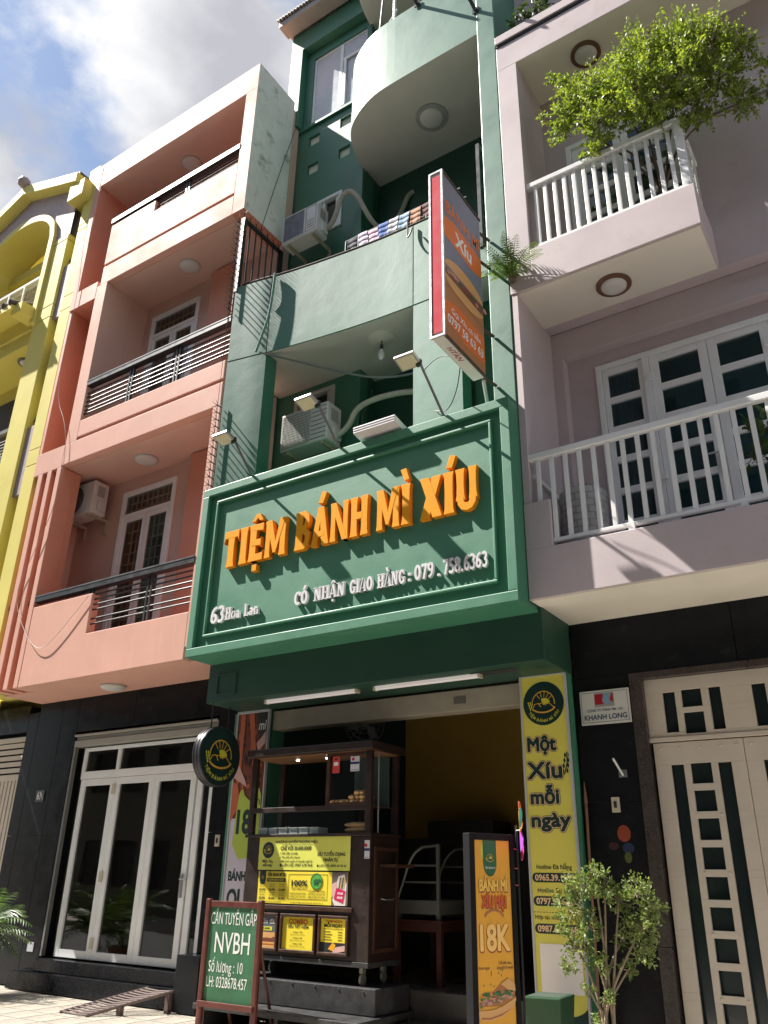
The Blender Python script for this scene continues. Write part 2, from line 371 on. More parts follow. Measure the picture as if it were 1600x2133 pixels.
# ================================================================== lamps on ceilings (helper)
m_opal = mat('opal_lamp_plastic', (.62, .60, .57, 1), .35, var=.04)
m_lrim = mat('pale_lamp_rim', (.50, .49, .46, 1), .4, var=.05)
m_wrim = mat('brown_wood_rim', (.16, .075, .045, 1), .5, var=.25, scale=12)
def dome_lamp(c, r, label, rim=None, drop=.05, grp='round ceiling lamps under the balconies'):
    t = thing('ceiling_lamp', c, label, 'lamp', grp); x, y, z = c
    MB().lathe([(r, 0), (r, -.022), (r*.93, -.026)], c, n=32).build('rim', rim or m_lrim, t, smooth=True)
    rr = r*(.93 if rim is None else .74)
    MB().lathe([(rr, -.01)]+[(rr*math.cos(a), -.024-drop*math.sin(a)) for a in (0, .3, .6, .9, 1.2, 1.45)], c, n=32).build('shade', m_opal, t, smooth=True)
    return t
# ================================================================== CORAL HOUSE
H = thing('coral_house', (-10, 8.2, 0), 'coral pink four-storey house with balconies beside the green shop', 'house')
xl, xr, F = -12.23, -7.725, 7.2
core = MB(); core.box(xl, xr, 8.75, 14, 0.02, 15.0); core.build('rear_block', CORAL_D, H)
w = MB()
d2 = (-10.93, -9.69, 8.72, 11.33); d1 = (-10.93, -9.66, 4.75, 7.55); d3 = (-10.9, -9.6, 12.3, 14.1)
w.holes(xl, xr, YB, YB+.18, 4.2, 15.0, [d2, d1, d3]); w.build('back_wall', mat('coral_inner_paint', (.66, .43, .35, 1), .55, var=.06, scale=1.5, bump=.06), H)
w = MB(); w.box(xl, xr, YB-.02, YB-.001, 4.2, 4.7); 
for z0, z1, x0 in ((4.25, 7.8, -9.2), (8.25, 11.6, -9.25)): w.box(x0, -8.75, YB-.16, YB-.001, z0, z1)
w.build('inner_pilaster', CORAL_D, H)
# storey slabs / frame pieces
p = MB()
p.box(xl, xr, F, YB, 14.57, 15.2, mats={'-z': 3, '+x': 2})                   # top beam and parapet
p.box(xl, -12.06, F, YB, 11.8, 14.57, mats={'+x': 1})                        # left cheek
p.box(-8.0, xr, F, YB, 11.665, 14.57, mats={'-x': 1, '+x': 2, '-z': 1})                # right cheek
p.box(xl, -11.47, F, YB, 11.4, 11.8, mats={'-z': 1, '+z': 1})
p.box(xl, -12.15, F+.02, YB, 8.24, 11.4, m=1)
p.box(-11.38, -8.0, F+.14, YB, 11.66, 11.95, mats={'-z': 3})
p.box(-11.46, -11.17, F, YB-.4, 8.24, 11.66, mats={'+x': 3, '-x': 1})        # level-two left pier
p.box(-11.46, -11.17, YB-.4, YB, 8.24, 11.66, m=3)
p.box(xl, xr, F+.14, YB, 7.83, 8.1, mats={'-z': 3})
p.box(xl, -11.46, F, F+.14, 7.81, 8.24)
p.box(-7.9, xr, F, YB, 4.2, 7.83, mats={'-x': 1})
p.box(xl, -11.435, F+.302, YB, 4.032, 4.2); p.box(-11.43, xr, F+.142, YB, 4.032, 4.2)
CORAL_C = MATS['coral_inner_paint']
p.build('balcony_frame', [CORAL, CORAL_D, MOLDY, CORAL_C], H, bevel=.004)
# parapets with orange groove strip
def parapet(name, x0, x1, z0, z1, steps, strip):
    b = MB(); b.box(x0, x1, F, F+.14, z0, strip-.03)
    pl = [(steps[-1][1], strip+.03)]
    for sx0, sx1, zt in reversed(steps): pl += [(sx1, zt), (sx0, zt)]
    pl.append((steps[0][0], strip+.03)); b.extr(list(reversed(pl)), (0, F+.14, 0), (1, 0, 0), (0, 0, 1), (0, -1, 0), .14)
    b.build(name, CORAL, H, bevel=.01)
    MB().box(x0+.002, x1-.002, F+.022, F+.13, strip-.03, strip+.03).build('groove_strip', CORAL_D, H)
parapet('parapet', -11.38, -8.0, 11.66, 0, ((-11.38, -10.12, 13.13), (-10.12, -8.0, 12.86)), 12.12)
parapet('parapet', -11.46, xr, 7.83, 0, ((-11.17, xr, 8.63),), 8.27)
b = MB(); b.extr([(-11.43, 4.03), (-7.9, 4.03), (-7.9, 4.68), (-10.0, 4.68), (-10.0, 5.3), (-11.43, 5.3)], (0, F+.14, 0), (1, 0, 0), (0, 0, 1), (0, -1, 0), .14); b.build('parapet', CORAL, H, bevel=.01)
# coping pins on the roof edge
m_pin = IRON
for i in range(6): MB().tube([(-11.6+i*.28, F+.1, 15.2), (-11.6+i*.28, F+.1, 15.2+random.uniform(.08, .16))], .006, 5).build('roof_pin', m_pin, H)
# fins beside first balcony
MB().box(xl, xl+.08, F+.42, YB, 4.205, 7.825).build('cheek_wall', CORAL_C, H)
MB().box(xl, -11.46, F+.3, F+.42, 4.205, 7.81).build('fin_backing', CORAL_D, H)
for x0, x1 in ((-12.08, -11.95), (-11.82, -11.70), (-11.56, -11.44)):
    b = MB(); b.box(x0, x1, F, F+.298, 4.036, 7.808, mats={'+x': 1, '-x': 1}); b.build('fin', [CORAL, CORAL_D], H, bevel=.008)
b = MB()
for x0, x1 in ((-12.2, -12.085), (-11.945, -11.825), (-11.695, -11.565)): b.box(x0, x1, F+.06, F+.12, 5.39, 5.46)
b.build('handrail_stub', IRON_T, H)
def coral_rail(x0, x1, zt, bars, posts, wtop=.11):
    r = MB(); r.box(x0, x1, F-.01, F+.11, zt-.1, zt-.02, m=1); r.box(x0, x1, F-.015, F+.115, zt-.02, zt, m=0)
    o = r.build('railing', [IRON_T, IRON], H)
    for i, (bx, z) in enumerate(bars): MB().tube([(bx, F+.05, z), (x1, F+.05, z)], .013, 8).build('rail_bar', IRON, o)
    for px, zb in posts:
        for d in (-.035, .035): MB().box(px+d-.017, px+d+.017, F+.035, F+.075, zb, zt-.1).build('rail_post', IRON, o)
coral_rail(-11.4, -8.0, 13.30, [(-10.1, 13.14-.07*i) for i in range(4)], [(-10.9, 13.13), (-9.3, 12.86)])
coral_rail(-11.17, xr, 9.44, [(-11.17, z) for z in (9.20, 9.12, 9.03, 8.94, 8.85, 8.78)], [(-10.02, 8.63), (-8.9, 8.63)])
coral_rail(-11.42, -7.9, 5.48, [(-10.0, z) for z in (5.29, 5.21, 5.13, 5.05, 4.91, 4.83)], [(-10.1, 5.3), (-8.8, 4.68)])
# balcony doors: frame, transom, two leaves, cream grille behind the glass
def coral_door(d):
    x0, x1, z0, z1 = d; zt = z1-.45; xm = (x0+x1)/2
    f = MB(); t = .06
    f.box(x0-.03, x0+t, YB-.03, YB+.06, z0, z1+.03); f.box(x1-t, x1+.03, YB-.03, YB+.06, z0, z1+.03)
    f.box(x0+t, x1-t, YB-.03, YB+.06, z1-t, z1+.03); f.box(x0+t, x1-t, YB-.03, YB+.06, zt-.035, zt+.035)
    o = f.build('balcony_door', UPVC, H, bevel=.006)
    for a, c in ((x0+t, xm-.003), (xm+.003, x1-t)):
        l = MB(); s = .075; q0, q1 = YB-.015, YB+.04
        l.box(a+.004, a+s, q0, q1, z0, zt-.04); l.box(c-s, c-.004, q0, q1, z0, zt-.04); l.box(a+s, c-s, q0, q1, zt-.04-s, zt-.04); l.box(a+s, c-s, q0, q1, z0, z0+.11)
        l.build('door_leaf', UPVC, o, bevel=.005)
        MB().box(a+s, c-s, YB+.01, YB+.016, z0+.11, zt-.04-s).build('pane', GLASS, o)
    MB().box(x0+t, x1-t, YB+.01, YB+.016, zt+.035, z1-t).build('pane', GLASS, o)
    gr = MB(); n = 11
    for i in range(n+1):
        z = z0+.1+(zt-z0-.2)*i/n; gr.box(x0+t, x1-t, YB+.05, YB+.065, z-.011, z+.011)
    for i in range(9):
        x = x0+t+(x1-x0-2*t)*(i+.5)/9; gr.box(x-.01, x+.01, YB+.066, YB+.08, z0, z1)
    for z in (zt+.12, zt+.25): gr.box(x0+t, x1-t, YB+.05, YB+.065, z-.011, z+.011)
    gr.build('grille', CREAM_BAR, o)
    MB().box(x0-.1, x1+.1, YB+.45, YB+.47, z0, z1).build('curtain', CURTAIN, o)
for d in (d1, d2, d3): coral_door(d)
# ground floor: granite cladding, folding door, step
gw = [(-12.23, -11.62, .02, 2.0), (-12.23, -11.62, 2.005, 4.03), (-11.615, -11.21, .02, 2.0), (-11.615, -11.21, 2.005, 4.03), (-8.14, -7.77, .02, 2.0), (-8.14, -7.77, 2.005, 4.03),
      (-11.205, -9.9, 3.5, 4.03), (-9.895, -8.145, 3.5, 4.03)]
for x0, x1, z0, z1 in gw: MB().box(x0, x1, YB, YB+.2, z0, z1).build('granite_slab', GRANITE, H, bevel=.003)
s = MB(); s.box(-11.55, -8.14, 7.98, YB+.2, .02, .24); s.box(-11.15, -8.14, 8.08, YB+.2, .245, .40); s.build('door_step', GRANITE, H, bevel=.006)
s = MB(); s.box(-8.16, -7.78, 7.9, YB-.003, .02, .62); s.build('plinth', GRANITE, H, bevel=.006)
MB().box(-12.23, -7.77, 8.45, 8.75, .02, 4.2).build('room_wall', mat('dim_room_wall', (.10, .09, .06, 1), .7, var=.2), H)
fd = MB(); yd = YB+.06
fd.box(-11.0, -8.16, yd, yd+.07, 2.79, 2.9); fd.box(-11.0, -8.16, yd, yd+.07, 3.2, 3.25); fd.box(-11.0, -10.93, yd, yd+.07, 2.9, 3.2); fd.box(-10.22, -10.15, yd, yd+.07, 2.9, 3.2); fd.box(-8.6, -8.53, yd, yd+.07, 2.9, 3.2)
fd.box(-8.18, -8.16, yd, yd+.07, 2.9, 3.2)
fo = fd.build('folding_door', UPVC, H, bevel=.005)
for x0, x1 in ((-10.93, -10.22), (-10.15, -8.6), (-8.53, -8.18)): MB().box(x0, x1, yd+.03, yd+.036, 2.9, 3.2).build('pane', GLASS_D, fo)
for x0, x1 in ((-10.97, -10.19), (-10.185, -9.355), (-9.35, -8.525), (-8.49, -8.16)):
    l = MB(); s = .1; l.box(x0, x0+s, yd, yd+.06, .42, 2.785); l.box(x1-s, x1, yd, yd+.06, .42, 2.785); l.box(x0+s, x1-s, yd, yd+.06, 2.69, 2.785); l.box(x0+s, x1-s, yd, yd+.06, .42, .52)
    l.build('door_leaf', UPVC, fo, bevel=.005)
    MB().box(x0+s, x1-s, yd+.028, yd+.034, .52, 2.69).build('pane', GLASS_D, fo)
for x, z in ((-10.19, 2.62), (-10.19, 1.45), (-10.19, .62)): MB().box(x-.035, x+.035, yd-.018, yd, z-.07, z+.07).build('hinge', mat('ivory_plastic', (.55, .50, .38, 1), .4, var=.05), fo, bevel=.006)
hd = MB(); hd.box(-8.60, -8.565, yd-.03, yd, 1.22, 1.5); hd.tube([(-8.58, yd-.05, 1.44), (-8.44, yd-.06, 1.44)], .011, 8); hd.tube([(-8.58, yd, 1.44), (-8.58, yd-.055, 1.44)], .01, 8); hd.build('handle', STEEL, fo)
sh = MB(); sh.box(-11.2, -8.15, YB+.0, YB+.14, 3.27, 3.37); sh.box(-11.2, -8.15, YB+.03, YB+.14, 3.375, 3.42); sh.box(-11.2, -8.15, YB-.02, YB+.14, 3.425, 3.46)
sh.build('roller_shutter', mat('dull_shutter_metal', (.34, .33, .29, 1), .45, var=.1, scale=6), H, bevel=.008)
MB().box(-11.18, -11.14, YB-.01, YB+.05, .42, 3.27).build('shutter_guide', mat('grey_guide_metal', (.16, .16, .15, 1), .4, var=.1), H)
dome_lamp((-10.01, 7.8, 14.568), .2, 'white round lamp under the top balcony ceiling of the coral house')
dome_lamp((-9.52, 7.72, 11.658), .19, 'white round lamp under the middle balcony ceiling of the coral house')
dome_lamp((-10.01, 7.8, 7.828), .2, 'white round lamp above the air conditioner balcony of the coral house')
dome_lamp((-10.0, 7.82, 4.028), .19, 'white round lamp under the lowest coral balcony above the glass doors')
# ================================================================== YELLOW HOUSE
Hy = thing('yellow_house', (-14.7, 8.2, 0), 'yellow gabled house with arched top balcony at the left edge', 'house')
MB().box(-17.1, -12.24, 8.75, 14, .02, 14.6).build('rear_block', YEL, Hy)
# gable wall with arch opening (plane y=7.2), sampled across x
gx0, gx1, ax0, ax1 = -16.6, -12.86, -15.95, -13.5
cx = (ax0+ax1)/2; hw = (ax1-ax0)/2
def gz(x): return 15.62-abs(x+14.75)*.36
def az(x): t = max(0, 1-((x-cx)/hw)**2); return 13.9+.85*math.sqrt(t)
gb = MB(); N_ = 40
for i in range(N_):
    a = gx0+(gx1-gx0)*i/N_; b = gx0+(gx1-gx0)*(i+1)/N_
    ca = az(a)+.03 if ax0 < a < ax1 else 13.7; cb = az(b)+.03 if ax0 < b < ax1 else 13.7
    za, zb = gz(a), gz(b)
    P = [(a, F+.02, ca), (b, F+.02, cb), (b, F+.02, zb), (a, F+.02, za)]; Q = [(p[0], F+.18, p[2]) for p in P]
    gb.face(P); gb.face(list(reversed(Q))); gb.face([P[1], P[0], Q[0], Q[1]]); gb.face([P[3], P[2], Q[2], Q[3]])
gb.build('gable_wall', mat('mauve_gable_tile', (.44, .36, .38, 1), .6, var=.18, scale=9, bump=.35, bscale=30), Hy)
am = MB(); pts = [(ax0+(ax1-ax0)*i/30) for i in range(31)]
for a, b in zip(pts, pts[1:]):
    za, zb = az(a), az(b); ra, rb = (a-cx)/hw, (b-cx)/hw
    oa = (cx+(hw+.15)*ra, 13.9+(.85+.16)*math.sqrt(max(0, 1-ra*ra))); ob = (cx+(hw+.15)*rb, 13.9+1.01*math.sqrt(max(0, 1-rb*rb)))
    P = [(a, za), (b, zb), ob, oa]; P3 = [(q[0], F-.05, q[1]) for q in P]; Q3 = [(q[0], F+.75, q[1]) for q in P]
    am.face(P3); am.face([P3[1], P3[0], Q3[0], Q3[1]]); am.face([P3[3], P3[2], (P3[2][0], F+.02, P3[2][2]), (P3[3][0], F+.02, P3[3][2])])
for x0, x1 in ((ax1, ax1+.15), (ax0-.15, ax0)): am.box(x0, x1, F-.05, F+.75, 11.6, 13.9)
am.build('arch_surround', YEL, Hy)
rf = MB()
for sgn in (-1, 1):
    xa, xb = -14.75, -14.75+sgn*2.08; za = 15.62; zb = za-2.08*.36
    P = [(xa, za), (xb, zb), (xb, zb+.26), (xa, za+.26)]
    if sgn < 0: P = [P[1], P[0], P[3], P[2]]
    rf.extr([(q[0], q[1]) for q in P], (0, 8.6, 0), (1, 0, 0), (0, 0, 1), (0, -1, 0), 1.62)
ro = rf.build('gable_roof', YEL, Hy, bevel=.01)
tl = MB()
for sgn in (-1, 1):
    for i in range(9):
        x = -14.75+sgn*(.1+i*.24); z = 15.62+.26-abs(x+14.75)*.36+.02; tl.tube([(x, 7.04, z), (x, 8.6, z)], .06, 7)
tl.build('roof_tiles', mat('dark_roof_tile', (.085, .06, .055, 1), .7, var=.3, scale=6), ro)
MB().lathe([(.02, -.14), (.11, -.1), (.14, 0), (.11, .1), (.02, .14)], (-14.78, 6.95, 15.98), (0, 1, 0), 16).build('ridge_cap', MAUVE, ro, smooth=True)
y = MB()
y.box(-13.42, -12.86, F, F+.4, 4.2, 11.55); y.box(-13.35, -12.86, F, F+.4, 11.57, 11.86); y.box(-13.35, -12.86, F, F+.4, 11.88, 13.55); y.box(-13.35, -12.86, F, F+.4, 13.57, 13.7)
y.build('front_pilaster', YEL, Hy, bevel=.008)
y = MB(); y.box(-12.86, -12.6, F+.26, F+.4, 4.2, 15.2); y.build('recess_wall', YEL, Hy)
for z0, z1 in ((11.5, 12.82), (7.6, 9.02)): MB().box(-12.85, -12.6, F+.05, F+.255, z0, z1).build('mauve_panel', MAUVE, Hy, bevel=.006)
y = MB()
for z0, z1 in ((4.2, 8.1), (8.115, 8.43), (8.445, 11.55), (11.565, 11.9), (11.915, 13.6), (13.615, 13.75), (13.765, 15.3)): y.box(-12.59, -12.24, F+.02, F+.4, z0, z1)
y.build('side_strip', YEL, Hy, bevel=.006)
y = MB(); y.box(-12.9, -12.4, F-.18, F+.3, 14.42, 14.86); y.build('eave_block', YEL, Hy, bevel=.01)
for z0, z1, y0, y1 in ((11.3, 11.62, .15, 1.0), (4.03, 4.2, .3, 1.0), (7.7, 8.0, .15, 1.0)): MB().box(-16.6, -13.42, F+y0, F+y1, z0, z1).build('balcony_slab', YEL, Hy)
for z0, z1 in ((11.62, 12.2), (8.0, 8.5), (4.2, 4.9)): MB().box(-16.6, -13.42, F+.1, F+.22, z0, z1).build('balcony_parapet', YEL, Hy)
y = MB(); y.box(-16.6, -13.36, F+.55, YB+.3, 13.98, 14.2); y.build('balcony_ceiling', YEL, Hy)
MB().box(-17.1, -12.24, YB, YB+.3, 4.2, 14.2).build('back_wall', YEL, Hy)
MB().box(-13.36, -12.9, F+.42, YB, 4.2, 14.0).build('side_wall', YEL, Hy)
MB().box(-16.2, -13.9, YB-.06, YB-.01, 8.1, 10.9).build('dark_window', mat('window_shade_brown', (.03, .024, .02, 1), .7, var=.2), Hy)  # matte dark sheet for the window, its inner shade painted in
aw = MB(); aw.extr([(0, 0), (.55, -.26), (.55, -.38), (0, -.2)], (-16.6, F+.15, 12.2), (0, -1, 0), (0, 0, 1), (1, 0, 0), 2.95); ao = aw.build('awning', YEL, Hy)
ti = MB()
for i in range(13):
    x = -16.5+i*.235; ti.tube([(x, F+.15, 12.24), (x, F-.42, 11.96)], .07, 7)
ti.build('awning_tiles', mat('dark_roof_tile', (.085, .06, .055, 1)), ao)
y = MB(); y.box(-13.75, -13.42, F-.32, F+.1, 11.72, 11.97); y.build('bracket', YEL, Hy)
r = MB(); r.box(-16.0, -13.5, F+.1, F+.18, 13.0, 13.06, m=1); ro = r.build('railing', [IRON, WHITE], Hy)
for i in range(10): MB().tube([(-16.0, F+.14, 12.9-.065*i), (-13.5, F+.14, 12.9-.065*i)], .01 if i else .018, 6).build('rail_bar', WHITE if i == 0 else IRON, ro)
for x in (-15.4, -14.85, -14.3, -13.75): MB().box(x-.02, x+.02, F+.1, F+.17, 12.2, 13.0).build('rail_post', WHITE, ro)
r = MB(); r.box(-16.0, -13.45, F+.1, F+.18, 9.2, 9.28); ro = r.build('railing', IRON_T, Hy)
for i in range(8): MB().tube([(-16.0, F+.14, 9.1-.07*i), (-13.45, F+.14, 9.1-.07*i)], .012, 6).build('rail_bar', IRON, ro)
dome_lamp((-14.3, 7.75, 11.298), .2, 'grey round lamp under the tiled awning of the yellow house', rim=mat('dark_lamp_rim', (.10, .10, .10, 1), .4))
for c, lb in (((-13.62, 7.4, 13.75), 'small black floodlight inside the arch of the yellow house'), ((-12.72, 7.36, 13.0), 'small black spotlight high on the yellow house recess'), ((-12.72, 7.36, 9.2), 'small black spotlight low on the yellow house recess')):
    t = thing('wall_spotlight', c, lb, 'spotlight', 'wall spotlights of the yellow house')
    MB().obox(c, (.05, 0, 0), (0, .06, -.02), (0, .02, .06)).build('lamp_head', IRON, t, bevel=.01); MB().tube([c, (c[0], c[1]+.12, c[2]+.03)], .015, 6).build('bracket', IRON, t)
# yellow house ground floor: slatted cream gate beside granite
for x0, x1, z0, z1 in ((-12.5, -12.235, .02, 2.0), (-12.5, -12.235, 2.005, 3.9), (-16.6, -12.505, 3.6, 4.03)): MB().box(x0, x1, YB, YB+.2, z0, z1).build('granite_slab', GRANITE, Hy, bevel=.003)
gt = MB(); gt.box(-14.6, -14.5, YB+.08, YB+.14, .05, 3.55); gt.box(-12.6, -12.51, YB+.08, YB+.14, .05, 3.55); gt.box(-14.5, -12.6, YB+.08, YB+.14, 3.47, 3.55); gt.box(-14.5, -12.6, YB+.08, YB+.14, 2.86, 2.95); gt.box(-14.5, -12.6, YB+.08, YB+.14, .05, .15)
go = gt.build('slatted_gate', CREAM_M, Hy, bevel=.004)
for i in range(5): MB().box(-14.5, -12.6, YB+.09, YB+.12, 2.98+i*.1, 3.05+i*.1).build('gate_slat', CREAM_M, go)
for i in range(19): MB().box(-14.48+i*.1, -14.405+i*.1, YB+.09, YB+.12, .15, 2.86).build('gate_slat', CREAM_M, go)
MB().box(-16.6, -12.5, YB+.2, YB+.3, .02, 3.6).build('room_wall', DARK, Hy)
# ================================================================== houses across the street (behind the camera, seen only in reflections; they close the street)
opp = ((-34, -25, 17.5, (.11, .10, .08), 'tall beige house far left across the street'), (-24.9, -16, 20, (.10, .10, .105), 'grey flat-roofed house left across the street'), (-15.9, -7, 18.5, (.12, .10, .07), 'ochre house across the street opposite the coral house'),
       (-6.9, 2, 20.5, (.09, .10, .095), 'grey green house across the street opposite the shop'), (2.1, 11, 17.5, (.12, .10, .09), 'pale brown house across the street to the right'), (11.1, 20, 19.0, (.10, .095, .095), 'dark grey house far right across the street'))
for i, (x0, x1, hh, c_, lb) in enumerate(opp):
    t = thing('opposite_house', ((x0+x1)/2, -7.5, 0), lb+', seen only in glass', 'house', 'houses across the street')
    m_ = mat('opposite_wall_%d' % i, (*c_, 1), .7, var=.1, scale=1.5, bump=.08)
    hs = [(x0+1+k*2.0, x0+2.2+k*2.0, z, z+1.7) for k in range(4) for z in (1.0, 4.6, 8.0, 11.0, 14.4) if z+1.7 < hh-.5]
    MB().holes(x0, x1, -7.7, -7.4, -.02, hh, hs).box(x0, x1, -14, -7.9, -.02, hh).build('wall', m_, t)
    MB().box(x0-.1, x1+.1, -14, -7.1, hh, hh+.25).build('roof', m_, t)
    p0 = None
    for a, b, z0, z1 in hs: MB().box(a, b, -7.6, -7.57, z0, z1).build('window', DARK, t)
# ================================================================== GREEN HOUSE
Hg = thing('green_house', (-5.4, 8.4, 0), 'narrow green painted shophouse with curved balconies between coral and lavender houses', 'house')
gl, gr_ = -7.80, -3.064
MB().box(gl, gr_, 12.4, 15, .02, 17.2).box(gl, gr_, 9.3, 12.4, 4.1, 17.2).build('rear_block', GREEN, Hg)
w = MB(); A = 8.42
wlo = (-7.36, -6.57, 7.55, 8.45); whi = (-7.15, -6.61, 11.7, 12.5); wtop = (-7.49, -6.2, 14.66, 16.5)
vents = [(-7.48, -7.23, 14.06, 14.31), (-6.75, -6.5, 13.31, 13.56), (-7.47, -7.22, 13.32, 13.57), (-6.75, -6.5, 14.1, 14.34)]
w.holes(gl, -6.10, A, A+.2, 4.1, 17.3, [wlo, whi, wtop]+vents); w.build('tower_wall', GREEN, Hg)
w = MB(); w.box(-6.10, gr_, 8.83, 9.0, 4.1, 16.5); w.box(-6.22, -6.10, A+.2, 9.0, 4.1, 16.5); w.build('back_wall', mat('shaded_green_wall', (.02, .085, .055, 1), .5, var=.1, scale=1.6, bump=.05), Hg)  # house green darkened here, balcony shade put into the colour
MB().box(-6.27, -6.11, A-.11, A-.002, 10.2, 12.65).build('pilaster', GREEN, Hg, bevel=.008)
MB().tube([(-6.29, A-.02, 10.1), (-6.29, A-.02, 12.64)], .022, 8).build('drain_pipe', mat('dark_green_pipe', (.02, .06, .04, 1), .4), Hg)
MB().box(gl, -6.2, A-.05, A-.002, 14.53, 14.6).build('ledge', GREEN, Hg, bevel=.006)
for x0, x1, z0, z1 in vents: MB().box(x0+.004, x1-.004, A+.05, A+.09, z0+.004, z1-.004).build('vent_lining', mat('cream_vent', (.72, .68, .56, 1), .6, var=.08), Hg)
w = MB(); w.box(-7.97, -7.67, A-.17, A-.002, 14.6, 17.35); w.box(-7.67, -5.6, A-.17, A-.002, 16.74, 17.3); w.build('top_frame', GREEN, Hg, bevel=.008)
rf = MB()
for i in range(44):
    x = -8.12+i*.075; rf.box(x, x+.04, A-.55, 13, 17.50, 17.53); rf.box(x+.04, x+.075, A-.55, 13, 17.47, 17.5)
rf.build('corrugated_roof', mat('grey_roof_sheet', (.27, .26, .25, 1), .5, metal=.4, var=.15, scale=6), Hg)
MB().box(-8.08, -4.9, A-.5, A-.2, 17.3, 17.46).build('roof_gutter', mat('grey_gutter', (.30, .29, .27, 1), .5, var=.15), Hg, bevel=.01)
# top window
f = MB(); yv = A+.03
for x0, x1 in ((-7.49, -7.45), (-6.85, -6.78), (-6.24, -6.2)): f.box(x0, x1, yv, yv+.06, 14.66, 16.5)
for x0, x1 in ((-7.45, -6.85), (-6.78, -6.24)): f.box(x0, x1, yv, yv+.06, 16.46, 16.5); f.box(x0, x1, yv, yv+.06, 14.66, 14.7)
f.box(-6.78, -6.24, yv, yv+.06, 16.0, 16.06); f.box(-6.74, -6.68, yv-.03, yv, 14.7, 16.0); f.box(-6.68, -6.24, yv-.03, yv, 15.94, 16.0)
fo = f.build('top_window', UPVC, Hg, bevel=.004)
MB().box(-7.45, -6.85, yv+.02, yv+.03, 14.7, 16.46).build('pane', WHITE_PANE, fo); MB().box(-6.78, -6.24, yv+.02, yv+.03, 16.06, 16.46).build('pane', WHITE_PANE, fo); MB().box(-6.68, -6.24, yv+.01, yv+.02, 14.7, 15.94).build('pane', WHITE_PANE, fo)
def small_win(h, m):
    x0, x1, z0, z1 = h; f = MB(); t = .07
    f.box(x0, x0+t, A-.03, A+.1, z0, z1); f.box(x1-t, x1, A-.03, A+.1, z0, z1); f.box(x0+t, x1-t, A-.03, A+.1, z1-t, z1); f.box(x0+t, x1-t, A-.03, A+.1, z0, z0+t)
    f.box(x0+t+.02, x0+t+.08, A, A+.08, z0+t, z1-t); f.box(x1-t-.08, x1-t-.02, A, A+.08, z0+t, z1-t)
    o = f.build('window', m, Hg, bevel=.006); MB().box(x0+t, x1-t, A+.05, A+.055, z0+t, z1-t).build('pane', GLASS, o)
small_win(wlo, mat('grey_frame', (.45, .44, .42, 1), .45, var=.12, stain=.2)); small_win(whi, UPVC)
MB().box(gl, -6.22, A+.5, A+.55, 7.4, 17).build('dark_backing', DARK, Hg)
# right column
MB().box(-3.34, gr_, F, 8.83, 3.98, 15.3).build('right_column', GREEN, Hg, bevel=.012)
# first balcony: concave parapet, slab, piers
curve = [(-7.80, 7.29), (-7.62, 7.325), (-7.45, 7.355), (-7.28, 7.385), (-7.13, 7.42), (-6.8, 7.475), (-6.4, 7.53), (-6.0, 7.575), (-5.65, 7.61), (-5.2, 7.64), (-4.7, 7.655), (-4.3, 7.66), (-3.97, 7.66), (-3.34, 7.66)]
def yc(x):
    for (a, p), (b, q) in zip(curve, curve[1:]):
        if a <= x <= b: return p+(q-p)*(x-a)/(b-a)
    return 7.66
KG = .987
def KZ(z): return 1.5+(z-1.5)*KG
def ribbon(x0, x1, z0, z1, th, m=GREEN, name='parapet', n=12, bevel=0):
    b = MB(); xs = [x0+(x1-x0)*i/n for i in range(n+1)]
    fr = [(x*KG, yc(x)*KG) for x in xs]; bk = [(x*KG, yc(x)*KG+th) for x in reversed(xs)]
    b.prism(fr+bk, KZ(z0) if z0 > 5 else z0, KZ(z1)); return b.build(name, m, Hg, bevel=bevel, smooth=True)
ribbon(-7.80, -7.14, 8.67, 10.08, .14, n=6); ribbon(-7.125, -4.70, 8.67, 10.08, .14, n=14); ribbon(-4.685, -3.98, 8.67, 10.08, .14, n=3)
ribbon(-3.97, -3.34, 8.67, 9.14, .14, n=2)
ribbon(-7.79, -4.0, 8.7, 10.05, .11, n=16, name='parapet_joint', m=mat('joint_green', (.012, .045, .03, 1), .6)).location.y = .04
xs = [c[0] for c in curve]
sl_ = MB(); sl_.prism([(x*KG, yc(x)*KG+.01) for x in xs]+[(-3.34, 8.83), (-6.1, 8.83), (-6.1, A), (-7.7, A)], KZ(8.66), KZ(8.9), mbt=1); sl_.build('balcony_slab', [GREEN, GREY_S], Hg)
ribbon(-7.80, -7.13, 4.1, 8.645, .24, name='left_pier', n=6); ribbon(-4.69, -3.97, 4.1, 8.645, .24, name='middle_pier', n=3)
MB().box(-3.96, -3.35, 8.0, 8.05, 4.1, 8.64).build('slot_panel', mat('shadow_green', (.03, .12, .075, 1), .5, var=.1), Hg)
sl2 = MB(); sl2.box(gl, gr_, 7.7, 9.3, 4.1, 4.3); sl2.build('first_floor_slab', GREEN, Hg)
b = MB(); xs2 = [-7.7+i*.12 for i in range(31)]
b.tube([(x*KG, yc(x)*KG+.03, KZ(10.13)) for x in xs2], .022, 6); rb = b.build('coping_rail', RUST, Hg)
for x in xs2[::5]: MB().box(x*KG-.012, x*KG+.012, yc(x)*KG+.03, yc(x)*KG+.07, KZ(10.08), KZ(10.12)).build('rail_peg', RUST, rb)
